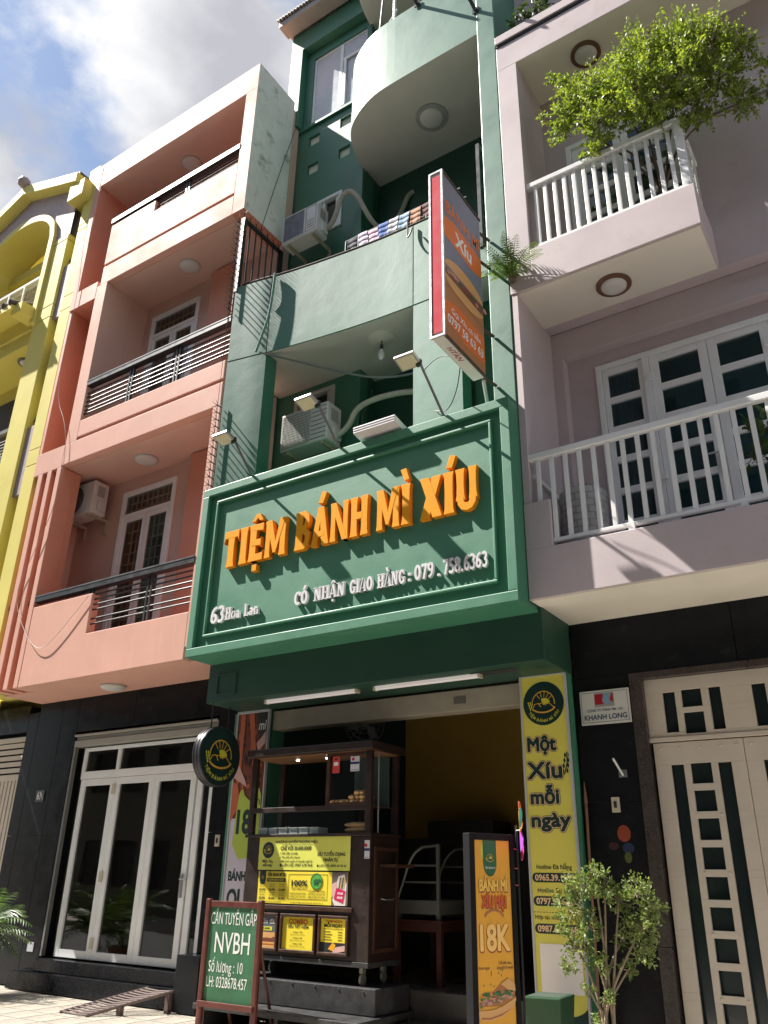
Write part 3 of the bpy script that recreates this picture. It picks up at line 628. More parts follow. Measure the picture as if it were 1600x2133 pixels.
# upper curved balcony and roof slab share one outline
outl = [(-3.34, 7.205), (-4.3, 7.21), (-5.05, 7.22), (-5.3, 7.27), (-5.5, 7.345), (-5.68, 7.44), (-5.82, 7.55), (-5.93, 7.69), (-6.02, 7.86), (-6.08, 8.05), (-6.12, 8.22), (-6.14, A-.002)]
def sm(pl, n=3):
    for _ in range(n):
        q = [pl[0]]
        for a, b in zip(pl, pl[1:]): q += [(a[0]*.75+b[0]*.25, a[1]*.75+b[1]*.25), (a[0]*.25+b[0]*.75, a[1]*.25+b[1]*.75)]
        pl = q+[pl[-1]]
    return pl
so_ = sm(outl, 2); inn = [(x+.1*(1 if y > 7.5 else .3), y+.12*(1 if y < 8 else .4)) for x, y in so_]
cb = MB(); cb.prism(list(reversed(so_))+[(-3.34, 8.83), (-6.1, 8.83), (-6.1, A-.002)], 12.65, 12.85, mbt=1)
cb.build('curved_slab', [GREEN, GREY_S], Hg, smooth=True)
rb = MB()
for (a, b_), (c, d) in zip(zip(so_, so_[1:]), zip(inn, inn[1:])):
    z0, z1 = 12.85, 14.15
    rb.face([(b_[0], b_[1], z0), (a[0], a[1], z0), (a[0], a[1], z1), (b_[0], b_[1], z1)]); rb.face([(c[0], c[1], z0), (d[0], d[1], z0), (d[0], d[1], z1), (c[0], c[1], z1)])
    rb.face([(b_[0], b_[1], z1), (a[0], a[1], z1), (c[0], c[1], z1), (d[0], d[1], z1)])
rbo = rb.build('curved_parapet', GREEN, Hg, smooth=True)
rs = MB(); rs.prism(list(reversed(so_))+[(-3.34, 8.83), (-6.1, 8.83), (-6.1, A-.002)], 16.5, 16.7, mbt=1); rs.build('roof_slab', [GREEN, CREAM_S], Hg, smooth=True)
for p0, p1, r, m in (((-5.14, 7.32, 14.15), (-5.0, 7.34, 16.49), .02, IRON_T), ((-4.85, 7.32, 14.15), (-4.85, 7.32, 16.49), .025, WHITE), ((-5.0, 7.32, 14.2), (-4.8, 7.32, 14.5), .018, WHITE)): MB().tube([p0, p1], r, 8).build('roof_pole', m, Hg)
for x, z in ((-4.34, 14.1), (-3.34, 13.15)):
    t = thing('wall_bracket', (x, 7.19, z), 'short black steel bracket on the %s of the curved green parapet' % ('upper middle' if x < -4 else 'right end'), 'bracket', 'steel brackets on the top parapet')
    MB().tube([(x, 7.195, z), (x-.05, 6.85, z+.22)], .03, 8).build('arm', IRON, t); MB().box(x-.05, x+.05, 7.185, 7.2, z-.05, z+.05).build('plate', IRON, t)
dome_lamp((-4.6, 8.07, 12.648), .26, 'large grey round lamp under the curved green balcony ceiling', rim=mat('grey_lamp_rim', (.33, .33, .32, 1), .5))
# bulb on the first balcony ceiling
bl = thing('bare_bulb', (-5.40, 7.95, 8.566), 'bare white light bulb hanging below a plaster rose on the first balcony ceiling', 'bulb')
MB().lathe([(.2, 0), (.2, -.012), (.14, -.02), (.1, -.035), (.03, -.04)], (-5.40, 7.95, 8.566), n=28).build('ceiling_rose', mat('plaster_white', (.6, .57, .5, 1), .6, var=.08), bl, smooth=True)
MB().tube([(-5.40, 7.95, 8.53), (-5.40, 7.95, 8.45)], .008, 6).build('cord', IRON, bl); MB().lathe([(.02, 0), (.026, -.05), (.022, -.08)], (-5.40, 7.95, 8.46), n=14).build('socket', IRON, bl)
MB().lathe([(.02, 0), (.04, -.05), (.052, -.1), (.045, -.15), (.02, -.18)], (-5.40, 7.95, 8.38), n=18).build('bulb_glass', mat('opal_bulb', (.7, .7, .7, 1), .2), bl, smooth=True)
# shop front beam and soffit
GREEN_B = mat('deep_green_beam', (.016, .062, .04, 1), .5, var=.08, scale=2, bump=.05)  # green deeper than on the house walls
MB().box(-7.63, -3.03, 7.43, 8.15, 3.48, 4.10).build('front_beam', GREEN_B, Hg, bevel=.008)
def flat_frame(mb, x0, x1, z0, z1, y0, y1, t):
    mb.box(x0, x1, y0, y1, z0, z0+t); mb.box(x0, x1, y0, y1, z1-t, z1); mb.box(x0, x0+t, y0, y1, z0+t, z1-t); mb.box(x1-t, x1, y0, y1, z0+t, z1-t); return mb
flat_frame(MB(), -7.48, -7.14, 3.56, 3.83, 7.415, 7.43, .025).build('beam_moulding', GREEN_B, Hg)
MB().box(-3.95, -3.45, 7.58, 7.72, 3.474, 3.48).build('soffit_slot', DARK, Hg)
MB().box(gl, -7.13, 8.16, 8.4, .02, 3.48).build('shop_pier', GREEN_S, Hg); MB().box(-3.57, gr_, 8.16, 8.4, .02, 3.48).build('shop_pier', GREEN_S, Hg); MB().box(-3.06, gr_+.02, 8.06, 8.16, .02, 3.48).build('shop_pier', GREEN_S, Hg)
MB().box(-7.13, -3.57, 8.16, 8.36, 3.22, 3.46).build('shutter_housing', mat('cream_shutter_box', (.36, .32, .25, 1), .5, var=.12, scale=5, bump=.05), Hg, bevel=.01)
MB().box(-4.45, -4.3, 8.152, 8.16, 3.3, 3.38).build('brand_plate', mat('dull_plate', (.14, .13, .11, 1), .4), Hg)
# shop room
rm = MB(); rm.box(-7.78, -3.1, 8.25, 12.3, .30, .455); rm.build('shop_floor', mat('shop_floor_tile', (.12, .10, .085, 1), .3, var=.2, scale=3), Hg)
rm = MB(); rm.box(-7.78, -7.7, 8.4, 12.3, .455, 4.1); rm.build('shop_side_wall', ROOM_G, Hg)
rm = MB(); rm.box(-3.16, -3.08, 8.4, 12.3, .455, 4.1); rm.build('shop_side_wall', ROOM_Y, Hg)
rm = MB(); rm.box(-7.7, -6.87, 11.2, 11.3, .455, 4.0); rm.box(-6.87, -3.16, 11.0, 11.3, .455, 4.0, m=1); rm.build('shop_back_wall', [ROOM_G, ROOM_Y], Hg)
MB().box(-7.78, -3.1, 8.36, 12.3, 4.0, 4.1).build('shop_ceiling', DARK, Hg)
st = MB(); st.box(-5.05, -3.58, 8.21, 8.25, .02, .45); st.build('shop_riser', mat('dark_grey_tile', (.055, .052, .05, 1), .35, var=.3, scale=4), Hg)
st = MB(); st.box(-7.78, -3.08, 8.252, 8.4, .02, .30); st.build('threshold', GRANITE, Hg)
st = MB(); st.box(-5.0, -3.6, 7.85, 8.205, .004, .19); st.build('shop_step', mat('dark_grey_tile', (.055, .052, .05, 1)), Hg, bevel=.008)
# left grille, on edge of the parapet, along y at x=-7.78
gx = -7.69
gr = MB(); gr.box(gx-.03, gx+.03, 7.19, 7.25, 9.9, 11.42); gr.box(gx-.03, gx+.03, 8.1, 8.17, 9.9, 11.42); gr.box(gx-.025, gx+.025, 7.25, 8.1, 11.36, 11.42)
go = gr.build('side_grille', IRON, Hg)
for i in range(6): MB().tube([(gx, 7.36+i*.143, 9.9), (gx, 7.36+i*.143, 11.36)], .014, 6).build('grille_bar', IRON, go)
sp0 = None
def spike(pos, out, parent, name='spike'):
    b = MB(); p = Vector(pos); o_ = Vector(out); s_ = Vector((1, 0, 0)) if abs(o_.x) < .3 else Vector((0, 1, 0)); u_ = o_.cross(s_).normalized()
    b.tube([p, p+o_*.07], .008, 5)
    for a, c in ((.035, .05), (-.035, .05), (.03, -.045), (-.03, -.045)): b.tube([p+o_*.07, p+o_*.1+s_*a*.7+u_*c*.5, p+o_*.15+s_*a*1.2+u_*c], .006, 4, r2=.002)
    return b.build(name, IRON, parent)
for i in range(7): spike((gx, 7.21+i*.147, 11.42), (0, -.3, .95), go)
# right grille beside the column
gr = MB(); gr.box(-3.44, -3.39, 7.20, 7.25, 8.72, 10.5); gr.box(-3.44, -3.39, 7.72, 7.77, 8.9, 10.5); gr.box(-3.44, -3.39, 7.25, 7.72, 10.44, 10.5)
go2 = gr.build('side_grille', IRON, Hg)
for i in range(6): MB().box(-3.43, -3.40, 7.25, 7.72, 9.0+i*.26, 9.03+i*.26).build('grille_bar', IRON, go2)
MB().tube([(-3.6, 8.1, 9.1), (-3.6, 8.1, 12.64)], .05, 10).build('drain_pipe', mat('white_pipe', (.7, .7, .66, 1), .4), Hg)
# spike strip on the coral / green boundary
ss = thing('spike_strip', (-7.70, 7.18, 6.4), 'black steel anti-climb spikes running up the edge between coral and green houses', 'spikes')
for z0, z1 in ((6.3, 7.85), (9.45, 11.4)):
    MB().tube([(-7.71, 7.17, z0), (-7.71, 7.17, z1)], .006, 5).build('backing_wire', IRON, ss)
    n = int((z1-z0)/.118)
    for i in range(n): spike((-7.71, 7.185, z0+.05+i*.118), (random.uniform(-.05, .05), -1, random.uniform(-.05, .15)), ss)
# ================================================================== LAVENDER HOUSE
Hl = thing('lavender_house', (0, 8.2, 0), 'lavender grey house with white balcony railings on the right', 'house')
X1 = 3.2
MB().box(-3.05, X1, 8.75, 14, .02, 14).build('rear_block', LAV, Hl)
dU = (-2.46, -1.05, 8.4, 10.6); dL = (-2.47, 1.5, 4.6, 7.21)
w = MB(); w.holes(-3.04, X1, 8.02, 8.2, 7.81, 11.64, [dU]); w.build('upper_wall', LAV, Hl)
MB().box(-3.06, X1, 8.02, 8.2, 11.64, 14.5).build('top_wall', LAV, Hl)
w = MB(); w.holes(-2.84, X1, 8.34, 8.5, 4.2, 7.42, [dL]); w.build('lower_wall', LAV, Hl)
w = MB(); w.box(-3.06, X1, 8.2, 8.5, 7.42, 7.81); w.box(-3.06, -2.84, 8.2, 8.5, 4.2, 7.42); w.build('beam', LAV, Hl, bevel=.01)
w = MB(); w.box(-3.06, X1, F, 8.02, 11.64, 12.10, mats={'-z': 1}); w.box(-3.06, X1, F-.03, 8.02, 12.155, 12.3); w.box(-3.06, -2.78, F, 8.02, 7.81, 11.64); w.build('balcony_frame', [LAV, CREAM_S], Hl, bevel=.005)
MB().box(-3.055, X1, F-.012, 8.0, 12.105, 12.15).build('shadow_joint', mat('black_gap_shade', (.01, .01, .012, 1), .6), Hl)  # black strip painting the shade of the gap below the coping
w = MB(); w.box(-2.78, -.875, F, F+.12, 7.81, 8.37); w.box(-.995, -.875, F+.12, 8.02, 7.81, 8.37); w.box(-2.78, -.995, F+.12, 8.02, 7.81, 7.95, mats={'-z': 1})
w.build('upper_balcony', [LAV, CREAM_S], Hl, bevel=.008)
MB().box(-3.03, -.9, F+.03, 8.01, 7.80, 7.809).build('soffit_panel', CREAM_S, Hl)
MB().box(-.86, X1, 8.0, 8.02, 10.05, 10.07).build('wall_joint', mat('joint_grey', (.2, .17, .18, 1), .7), Hl)
w = MB(); w.box(-3.06, X1, F, F+.12, 4.03, 4.56); w.box(-3.06, -2.77, F, F+.12, 4.56, 5.08); w.box(-3.06, X1, F+.12, 8.3, 4.04, 4.2); w.build('lower_balcony', LAV, Hl, bevel=.008)
MB().box(-3.04, X1, F+.02, 8.19, 4.022, 4.03).build('soffit_panel', CREAM_S, Hl)
w = MB(); w.box(-3.055, -2.98, F+.12, 8.2, 4.2, 5.08); w.box(-3.055, -2.98, F+.01, 8.2, 5.085, 7.80); w.build('side_wall', LAV, Hl)
def white_rail(x0, x1, zb, zt, n, posts=(), side=None):
    r = MB(); r.box(x0, x1, F+.02, F+.10, zt-.07, zt); r.box(x0+.05, x1, F+.035, F+.085, zb+.01, zb+.05); o = r.build('railing', WHITE, Hl, bevel=.006)
    for i in range(n):
        x = x0+.11+(x1-x0-.15)*i/(n-1); MB().box(x-.022, x+.022, F+.04, F+.08, zb+.05, zt-.07).build('baluster', WHITE, o, bevel=.004)
    for x in posts: MB().box(x-.03, x+.03, F+.03, F+.09, zb-.04, zb+.05).build('rail_foot', WHITE, o)
    return o
ro = white_rail(-2.78, -.9, 8.38, 9.42, 15)
sr = MB(); sr.box(-.99, -.90, F+.02, F+.12, 8.37, 9.35); sr.box(-.97, -.90, F+.12, 8.0, 9.35, 9.42); sr.box(-.96, -.92, F+.12, 8.0, 8.39, 8.43); sr.build('corner_post', WHITE, ro, bevel=.006)
for i in range(5): MB().box(-.96, -.92, F+.22+i*.13, F+.26+i*.13, 8.43, 9.35).build('baluster', WHITE, ro, bevel=.004)
ro = white_rail(-3.0, X1, 4.6, 5.65, 41, (-1.98, -.96, .06, 1.08, 2.1))
MB().box(-3.0, -2.94, F+.1, 8.2, 5.4, 5.45).build('side_rail', WHITE, ro)
# panelled doors: white stiles with rows of panes
def pane_door(o, x0, x1, z0, z1, y0, rows, gm, st=.095, rail=.085):
    l = MB(); l.box(x0, x0+st, y0, y0+.06, z0, z1); l.box(x1-st, x1, y0, y0+.06, z0, z1)
    hgt = (z1-z0-rail*(rows+1)-.06)/rows
    zs = [z0+.06+rail+i*(hgt+rail) for i in range(rows)]
    l.box(x0+st, x1-st, y0, y0+.06, z0, zs[0])
    for z in zs: l.box(x0+st, x1-st, y0, y0+.06, z+hgt, min(z+hgt+rail, z1))
    d = l.build('door_leaf', UPVC, o, bevel=.006)
    for z in zs: MB().box(x0+st, x1-st, y0+.03, y0+.036, z, z+hgt).build('pane', gm, o)
def frame_of(h, y0, name):
    x0, x1, z0, z1 = h; f = MB(); f.box(x0-.02, x0+.045, y0, y0+.1, z0, z1+.02); f.box(x1-.045, x1+.02, y0, y0+.1, z0, z1+.02); f.box(x0+.045, x1-.045, y0, y0+.1, z1-.045, z1+.02)
    return f.build(name, UPVC, Hl, bevel=.006)
fo = frame_of(dU, 8.0, 'balcony_door')
for a, b in ((-2.41, -1.76), (-1.755, -1.10)): pane_door(fo, a, b, 8.42, 10.55, 8.04, 5, GLASS_T)
fo = frame_of(dL, 8.31, 'balcony_door')
MB().box(-1.93, -1.86, 8.31, 8.41, 4.6, 7.16).build('mullion', UPVC, fo); MB().box(-.03, .05, 8.31, 8.41, 4.6, 7.16).build('mullion', UPVC, fo)
for a, b in ((-2.42, -1.935), (-1.855, -1.205), (-1.2, -.55), (-.545, -.035)): pane_door(fo, a, b, 4.62, 7.16, 8.34, 6, GLASS_T, st=.1 if b-a > .6 else .06)
for x in (-1.87, -.6):
    for z in (6.9, 5.6): MB().box(x-.03, x+.05, 8.29, 8.33, z-.07, z+.02).build('hinge', UPVC, fo, bevel=.008)
h = MB(); h.box(-1.26, -1.225, 8.31, 8.34, 5.45, 5.72); h.tube([(-1.245, 8.33, 5.69), (-1.245, 8.27, 5.69), (-1.36, 8.265, 5.685)], .012, 8); h.build('handle', STEEL, fo)
cu = MB(); n = 40
for i in range(n):
    a = -2.45+i*.014; cu.face([(a, 8.50+.02*math.sin(i*1.1), 4.6), (a+.014, 8.50+.02*math.sin(i*1.1+1.1), 4.6), (a+.014, 8.50+.02*math.sin(i*1.1+1.1), 7.2), (a, 8.50+.02*math.sin(i*1.1), 7.2)])
cu.build('curtain', CURTAIN, fo, smooth=True)
MB().box(-1.9, 1.5, 8.6, 8.62, 4.6, 7.2).build('inner_blind', mat('dark_teal_blind', (.26, .42, .45, 1), .6, var=.2), fo)
MB().box(-2.5, -1.0, 8.3, 8.32, 8.4, 10.6).build('inner_blind', mat('bluegrey_blind', (.20, .23, .28, 1), .6, var=.2), fo)
dome_lamp((-1.97, 7.65, 7.799), .2, 'round lamp with a brown wooden rim under the upper lavender balcony', rim=m_wrim, drop=.06)
dome_lamp((-1.94, 7.59, 11.638), .2, 'round lamp with a dark wooden rim behind the balcony tree', rim=m_wrim, drop=.06)
# ground floor: granite, gate
for x0, x1, z0, z1 in ((-3.04, -2.46, .02, .975), (-3.04, -2.46, .98, 2.2), (-3.04, -2.46, 2.205, 3.43), (-3.04, -1.4, 3.435, 4.04), (-1.395, .3, 3.435, 4.04), (.305, X1, 3.435, 4.04), (1.0, X1, .02, 3.43)): MB().box(x0, x1, YB, YB+.2, z0, z1).build('granite_slab', GRANITE, Hl, bevel=.003)
for x0, x1, z0, z1 in ((-2.455, -2.33, .02, .975), (-2.455, -2.33, .98, 3.36), (-2.455, 1.0, 3.362, 3.43)): MB().box(x0, x1, YB-.012, YB+.2, z0, z1).build('door_surround', GRANITE_B, Hl, bevel=.003)
gt = MB(); yg = YB+.06
hs = [(-2.16, -2.04, 2.83, 3.22), (-1.98, -1.79, 3.06, 3.23), (-1.98, -1.79, 2.81, 3.01), (-1.72, -1.61, 2.83, 3.23)]
hs += [(a+.83, b+.83, c, d) for a, b, c, d in hs]
gt.holes(-2.33, -.62, yg, yg+.04, 2.785, 3.36, hs); gt.box(-2.33, -.62, yg-.02, yg+.05, 2.745, 2.785)
go = gt.build('entrance_gate', CREAM_M, Hl, bevel=.004)
for k_ in range(2):
    dx = k_*.83; hs = [(-2.16+dx, -2.04+dx, .3, 2.53), (-1.73+dx, -1.61+dx, .3, 2.53)]+[(-1.98+dx, -1.79+dx, 2.35-.2455*i, 2.535-.2455*i) for i in range(9)]
    l = MB(); l.holes(-2.305+dx, -1.48+dx, yg, yg+.035, .03, 2.735, hs); lo = l.build('gate_leaf', CREAM_M, Hl, bevel=.004)
    rv = MB().lathe([(.014, 0), (.012, -.008), (.005, -.012)], (-2.24+dx, yg, 2.68), (0, 1, 0), 10).build('rivet', CREAM_M, lo, smooth=True)
    for x, z in [(.18, 0), (.37, 0), (.56, 0), (.7, 0)]+[(.235+.025, -.605-.491*j) for j in range(4)]+[(.48, -.605-.491*j) for j in range(4)]: copy_mesh(rv, lo, (x, 0, z))
MB().box(-2.33, -.62, yg+.08, yg+.085, .03, 3.36).build('gate_glass', mat('dark_gate_glass', (.022, .035, .036, 1), .12, var=.15), go)
MB().box(-.62, 1.0, YB+.05, YB+.2, .02, 3.36).build('gate_side', CREAM_M, go)
# ================================================================== SHOP SIGN
def text3d(name, s, o, r, u, n, w, h, depth, m, parent, off=0.0, shear=0.0):
    """raised lettering: built-in font, extruded, fitted to w x cap height h, lower left corner at o"""
    c = bpy.data.curves.new('t', 'FONT'); c.body = s; c.offset = off; c.shear = shear; c.extrude = .5; c.resolution_u = 4
    t = bpy.data.objects.new('t', c); col.objects.link(t); dg = bpy.context.evaluated_depsgraph_get(); me = bpy.data.meshes.new_from_object(t.evaluated_get(dg))
    xs = [v.co.x for v in me.vertices]; x0, x1 = min(xs), max(xs); sy = h/.69; sx = w/(x1-x0); o, r, u, n = Vector(o), Vector(r), Vector(u), Vector(n)
    b = MB(); b.v = [tuple(o+r*((v.co.x-x0)*sx)+u*(v.co.y*sy)+n*((v.co.z+.5)*depth)) for v in me.vertices]; b.f = [tuple(p.vertices) for p in me.polygons]; b.m = [0]*len(b.f)
    bpy.data.objects.remove(t); bpy.data.curves.remove(c); bpy.data.meshes.remove(me)
    return b.build(name, m, parent)
SG = thing('shop_sign', (-5.34, 7.2, 3.97), 'big green shop sign with raised yellow lettering and white phone number', 'sign')
sx0, sx1, sz0, sz1 = -7.62, -3.066, 3.97, 6.29
b = MB(); b.box(sx0, sx1, 7.03, 7.66, sz0, sz1); b.build('sign_box', GREEN_S, SG, bevel=.006)
flat_frame(MB(), sx0, sx1, sz0, sz1, 6.97, 7.03, .11).build('sign_border', GREEN_S, SG, bevel=.008)
flat_frame(MB(), -7.37, -3.29, 4.2, 6.08, 6.985, 7.03, .035).build('sign_moulding', GREEN_S, SG, bevel=.01)
ORANGE = mat('sign_letter_yellow', (.85, .36, .012, 1), .6, var=.04, scale=6, spec=.12); ORANGE_S = mat('sign_letter_side', (.74, .24, .01, 1), .6, var=.04, scale=6, spec=.12)
def stem(x, w, z0=0, z1=1, fl=.26):
    k = w/2; q = k*(1+fl); e = .13
    return [(x-q, z0), (x+q, z0), (x+k*1.02, z0+e), (x+k*.94, (z0+z1)/2), (x+k*1.02, z1-e), (x+q, z1), (x-q, z1), (x-k*1.02, z1-e), (x-k*.94, (z0+z1)/2), (x-k*1.02, z0+e)]
def rect(x0, x1, z0, z1): return [(x0, z0), (x1, z0), (x1, z1), (x0, z1)]
def band(pts, w):
    out = []; L_, R_ = [], []
    for k, p in enumerate(pts):
        a = pts[max(k-1, 0)]; c = pts[min(k+1, len(pts)-1)]; dx, dy = c[0]-a[0], c[1]-a[1]; d = math.hypot(dx, dy); L_.append((p[0]-dy/d*w/2, p[1]+dx/d*w/2)); R_.append((p[0]+dy/d*w/2, p[1]-dx/d*w/2))
    return [R_+list(reversed(L_))]
def diag(x0, x1, w, fl=.15): return [(x0-w/2*(1+fl), 0), (x0+w/2*(1+fl), 0), (x1+w/2*(1+fl), 1), (x1-w/2*(1+fl), 1)]
W = .25
E_ = [stem(.15, W), [(.1, .84), (.5, .80), (.52, .74), (.52, 1), (.1, 1)], [(.1, .42), (.42, .40), (.45, .34), (.45, .64), (.42, .58), (.1, .58)], [(.1, 0), (.54, 0), (.54, .27), (.51, .2), (.1, .17)]]
ACUTE = [(.10, 1.10), (.28, 1.08), (.40, 1.36), (.22, 1.40)]; GRAVE = [(-.06, 1.38), (.13, 1.40), (.24, 1.10), (.08, 1.08)]
GLY = {
 'T': (.56, [stem(.28, W, 0, .98), [(0, .66), (.05, .8), (.51, .8), (.56, .66), (.56, 1), (0, 1)]]),
 'I': (.3, [stem(.15, W)]), 'Ì': (.3, [stem(.15, W), [(a+.03, b_) for a, b_ in GRAVE]]), 'Í': (.3, [stem(.15, W), [(a-.02, b_) for a, b_ in ACUTE]]),
 'Ệ': (.54, E_+[[(.06, 1.08), (.2, 1.08), (.28, 1.17), (.36, 1.08), (.5, 1.08), (.36, 1.28), (.2, 1.28)], [(.19, -.27), (.37, -.27), (.37, -.1), (.19, -.1)]]),
 'M': (.76, [stem(.11, .18), stem(.64, .2), [(.03, 1), (.24, 1), (.42, .32), (.38, .1), (.32, .1)], [(.52, 1), (.72, 1), (.42, .1), (.35, .1), (.36, .3)]]),
 'B': (.54, [stem(.15, W)]+band([(.18, .92), (.33, .92), (.42, .84), (.43, .74), (.4, .62), (.32, .55), (.18, .55)], .17)+band([(.18, .48), (.34, .48), (.44, .38), (.45, .26), (.42, .15), (.34, .08), (.18, .08)], .17)),
 'Á': (.6, [[(.0, 0), (.2, 0), (.38, 1), (.2, 1)], [(.36, 0), (.62, 0), (.42, 1), (.26, 1)], rect(.14, .46, .22, .37), [(a+.1, b_) for a, b_ in ACUTE]]),
 'N': (.62, [stem(.1, .17), stem(.52, .17), [(.02, 1), (.2, 1), (.6, 0), (.42, 0)]]),
 'H': (.6, [stem(.13, .21), stem(.47, .21), rect(.2, .4, .42, .6)]),
 'X': (.64, [diag(.13, .5, .24), diag(.51, .14, .24)]),
 'U': (.6, [stem(.13, .22, .24, 1), stem(.48, .2, .24, 1)]+band([(.13, .3), (.14, .18), (.2, .1), (.3, .075), (.4, .1), (.46, .18), (.475, .3)], .19)),
}
for word, wx0, wx1 in (('TIỆM', -7.13, -6.09), ('BÁNH', -5.95, -4.87), ('MÌ', -4.76, -4.30), ('XÍU', -4.18, -3.47)):
    tot = sum(GLY[c][0] for c in word)+.05*(len(word)-1); k_ = (wx1-wx0)/tot; x = wx0
    for ch in word:
        gw_, polys = GLY[ch]; lb = MB()
        for i, pl in enumerate(polys): lb.extr([(a*k_, c*.5) for a, c in pl], (x, 7.03, 5.06), (1, 0, 0), (0, 0, 1), (0, -1, 0), .064+.0011*i, 0, 1)
        lb.build('letter', [ORANGE, ORANGE_S], SG, bevel=.004, seg=1); x += (gw_+.05)*k_
WL = mat('white_letter', (.74, .72, .73, 1), .4, var=.03)
# white condensed serif lettering: glyph strokes in units of the cap height
def ring(cx, cy, rx, ry, w): return band(arc(cx, cy, rx, 88, 272, 14, ry), w)+band(arc(cx, cy, rx, -92, 92, 14, ry), w)
SS = .17
def serif(x, z, w=.3): return [(x-w/2, z), (x+w/2, z), (x+w/2, z+.07), (x-w/2, z+.07)]
def sstem(x, z0=0, z1=1, w=SS): return [stem(x, w, z0, z1, .1), serif(x, z0), serif(x, z1-.07)]
AA = [[(.02, 0), (.10, 0), (.32, 1), (.25, 1)], [(.41, 0), (.58, 0), (.37, 1), (.24, 1)], rect(.12, .46, .25, .33), serif(.07, 0, .2), serif(.49, 0, .26)]
CIRC = [(.1, 1.08), (.2, 1.08), (.29, 1.2), (.38, 1.08), (.48, 1.08), (.36, 1.3), (.22, 1.3)]; DOT = rect(.21, .37, -.28, -.12)
six = ring(.27, .29, .165, .215, SS*.95)+band([(.43, .93), (.28, .88), (.17, .74), (.115, .5), (.12, .3)], SS*.9)
WG = {'O': (.56, ring(.28, .5, .19, .43, SS)), 'Ó': (.56, ring(.28, .5, .19, .43, SS)+[[(a_+.05, b_) for a_, b_ in ACUTE]]), '0': (.54, ring(.27, .5, .18, .43, SS)),
 'C': (.52, band(arc(.29, .5, .2, 48, 312, 20, .43), SS)+[rect(.40, .47, .66, .96)]), 'G': (.56, band(arc(.29, .5, .2, 50, 318, 20, .43), SS)+[rect(.40, .47, .68, .96), rect(.38, .52, .06, .42), rect(.28, .56, .40, .48)]),
 'N': (.64, [stem(.12, .1, 0, 1, .1), stem(.52, .1, 0, 1, .1), [(.05, 1), (.24, 1), (.57, 0), (.4, 0)], serif(.12, 0, .26), serif(.52, .93, .26), serif(.1, .93, .24)]),
 'H': (.66, sstem(.16)+sstem(.5)+[rect(.2, .46, .46, .56)]), 'I': (.32, sstem(.16)), 'A': (.6, AA), 'Ậ': (.6, AA+[CIRC, DOT]), 'À': (.6, AA+[[(a_+.16, b_) for a_, b_ in GRAVE]]),
 'L': (.54, sstem(.16)+[rect(.2, .5, 0, .1), rect(.44, .52, .0, .28)]), 'o': (.46, ring(.23, .31, .14, .26, .14)), 'n': (.52, [stem(.13, .14, 0, .64, .1), stem(.4, .14, 0, .46, .1), serif(.13, 0, .24), serif(.4, 0, .24)]+band([(.14, .46), (.24, .57), (.34, .57), (.4, .44)], .13)),
 'a': (.46, ring(.18, .18, .1, .13, .12)+[stem(.34, .14, 0, .5, .1)]+band([(.08, .5), (.16, .58), (.28, .57), (.34, .46)], .12)),
 '3': (.48, band(arc(.21, .74, .17, 150, -88, 14, .2), SS*.95)+band(arc(.21, .29, .19, 88, -150, 14, .235), SS*.95)), '5': (.5, [rect(.1, .44, .84, 1), rect(.1, .2, .5, .9)]+band(arc(.23, .31, .19, 125, -150, 16, .25), SS*.95)),
 '6': (.52, six), '9': (.52, [[(.54-a_, 1-b_) for a_, b_ in pl] for pl in six]), '7': (.5, [rect(.04, .48, .82, 1), [(.13, 0), (.31, 0), (.48, .84), (.33, .84)]]),
 '8': (.52, ring(.26, .745, .14, .185, SS*.9)+ring(.26, .275, .175, .21, SS*.95)), '.': (.24, [rect(.04, .2, 0, .16)]), ':': (.24, [rect(.04, .2, .08, .24), rect(.04, .2, .5, .66)])}
for s_, x0, x1, z, h_ in (('63', -7.27, -7.04, 4.36, .215), ('Hoa', -7.02, -6.77, 4.375, .155), ('Lan', -6.71, -6.47, 4.375, .155), ('CÓ', -5.92, -5.72, 4.385, .16), ('NHẬN', -5.63, -5.19, 4.39, .16), ('GIAO', -5.12, -4.81, 4.39, .16), ('HÀNG', -4.75, -4.39, 4.39, .16), (':', -4.36, -4.31, 4.39, .16), ('079', -4.27, -4.03, 4.395, .17), ('.', -3.995, -3.95, 4.395, .16), ('758.6363', -3.92, -3.40, 4.395, .17)):
    k_ = (x1-x0)/(sum(WG[c][0] for c in s_)+.03*(len(s_)-1)); x = x0; lb = MB(); q_ = 0
    for ch in s_:
        for pl in WG[ch][1]: q_ += 1; lb.extr([(a_*k_, b_*h_) for a_, b_ in pl], (x, 7.03, z), (1, 0, 0), (0, 0, 1), (0, -1, 0), .034+.0007*(q_ % 9))
        x += (WG[ch][0]+.03)*k_
    lb.build('lettering', WL, SG)
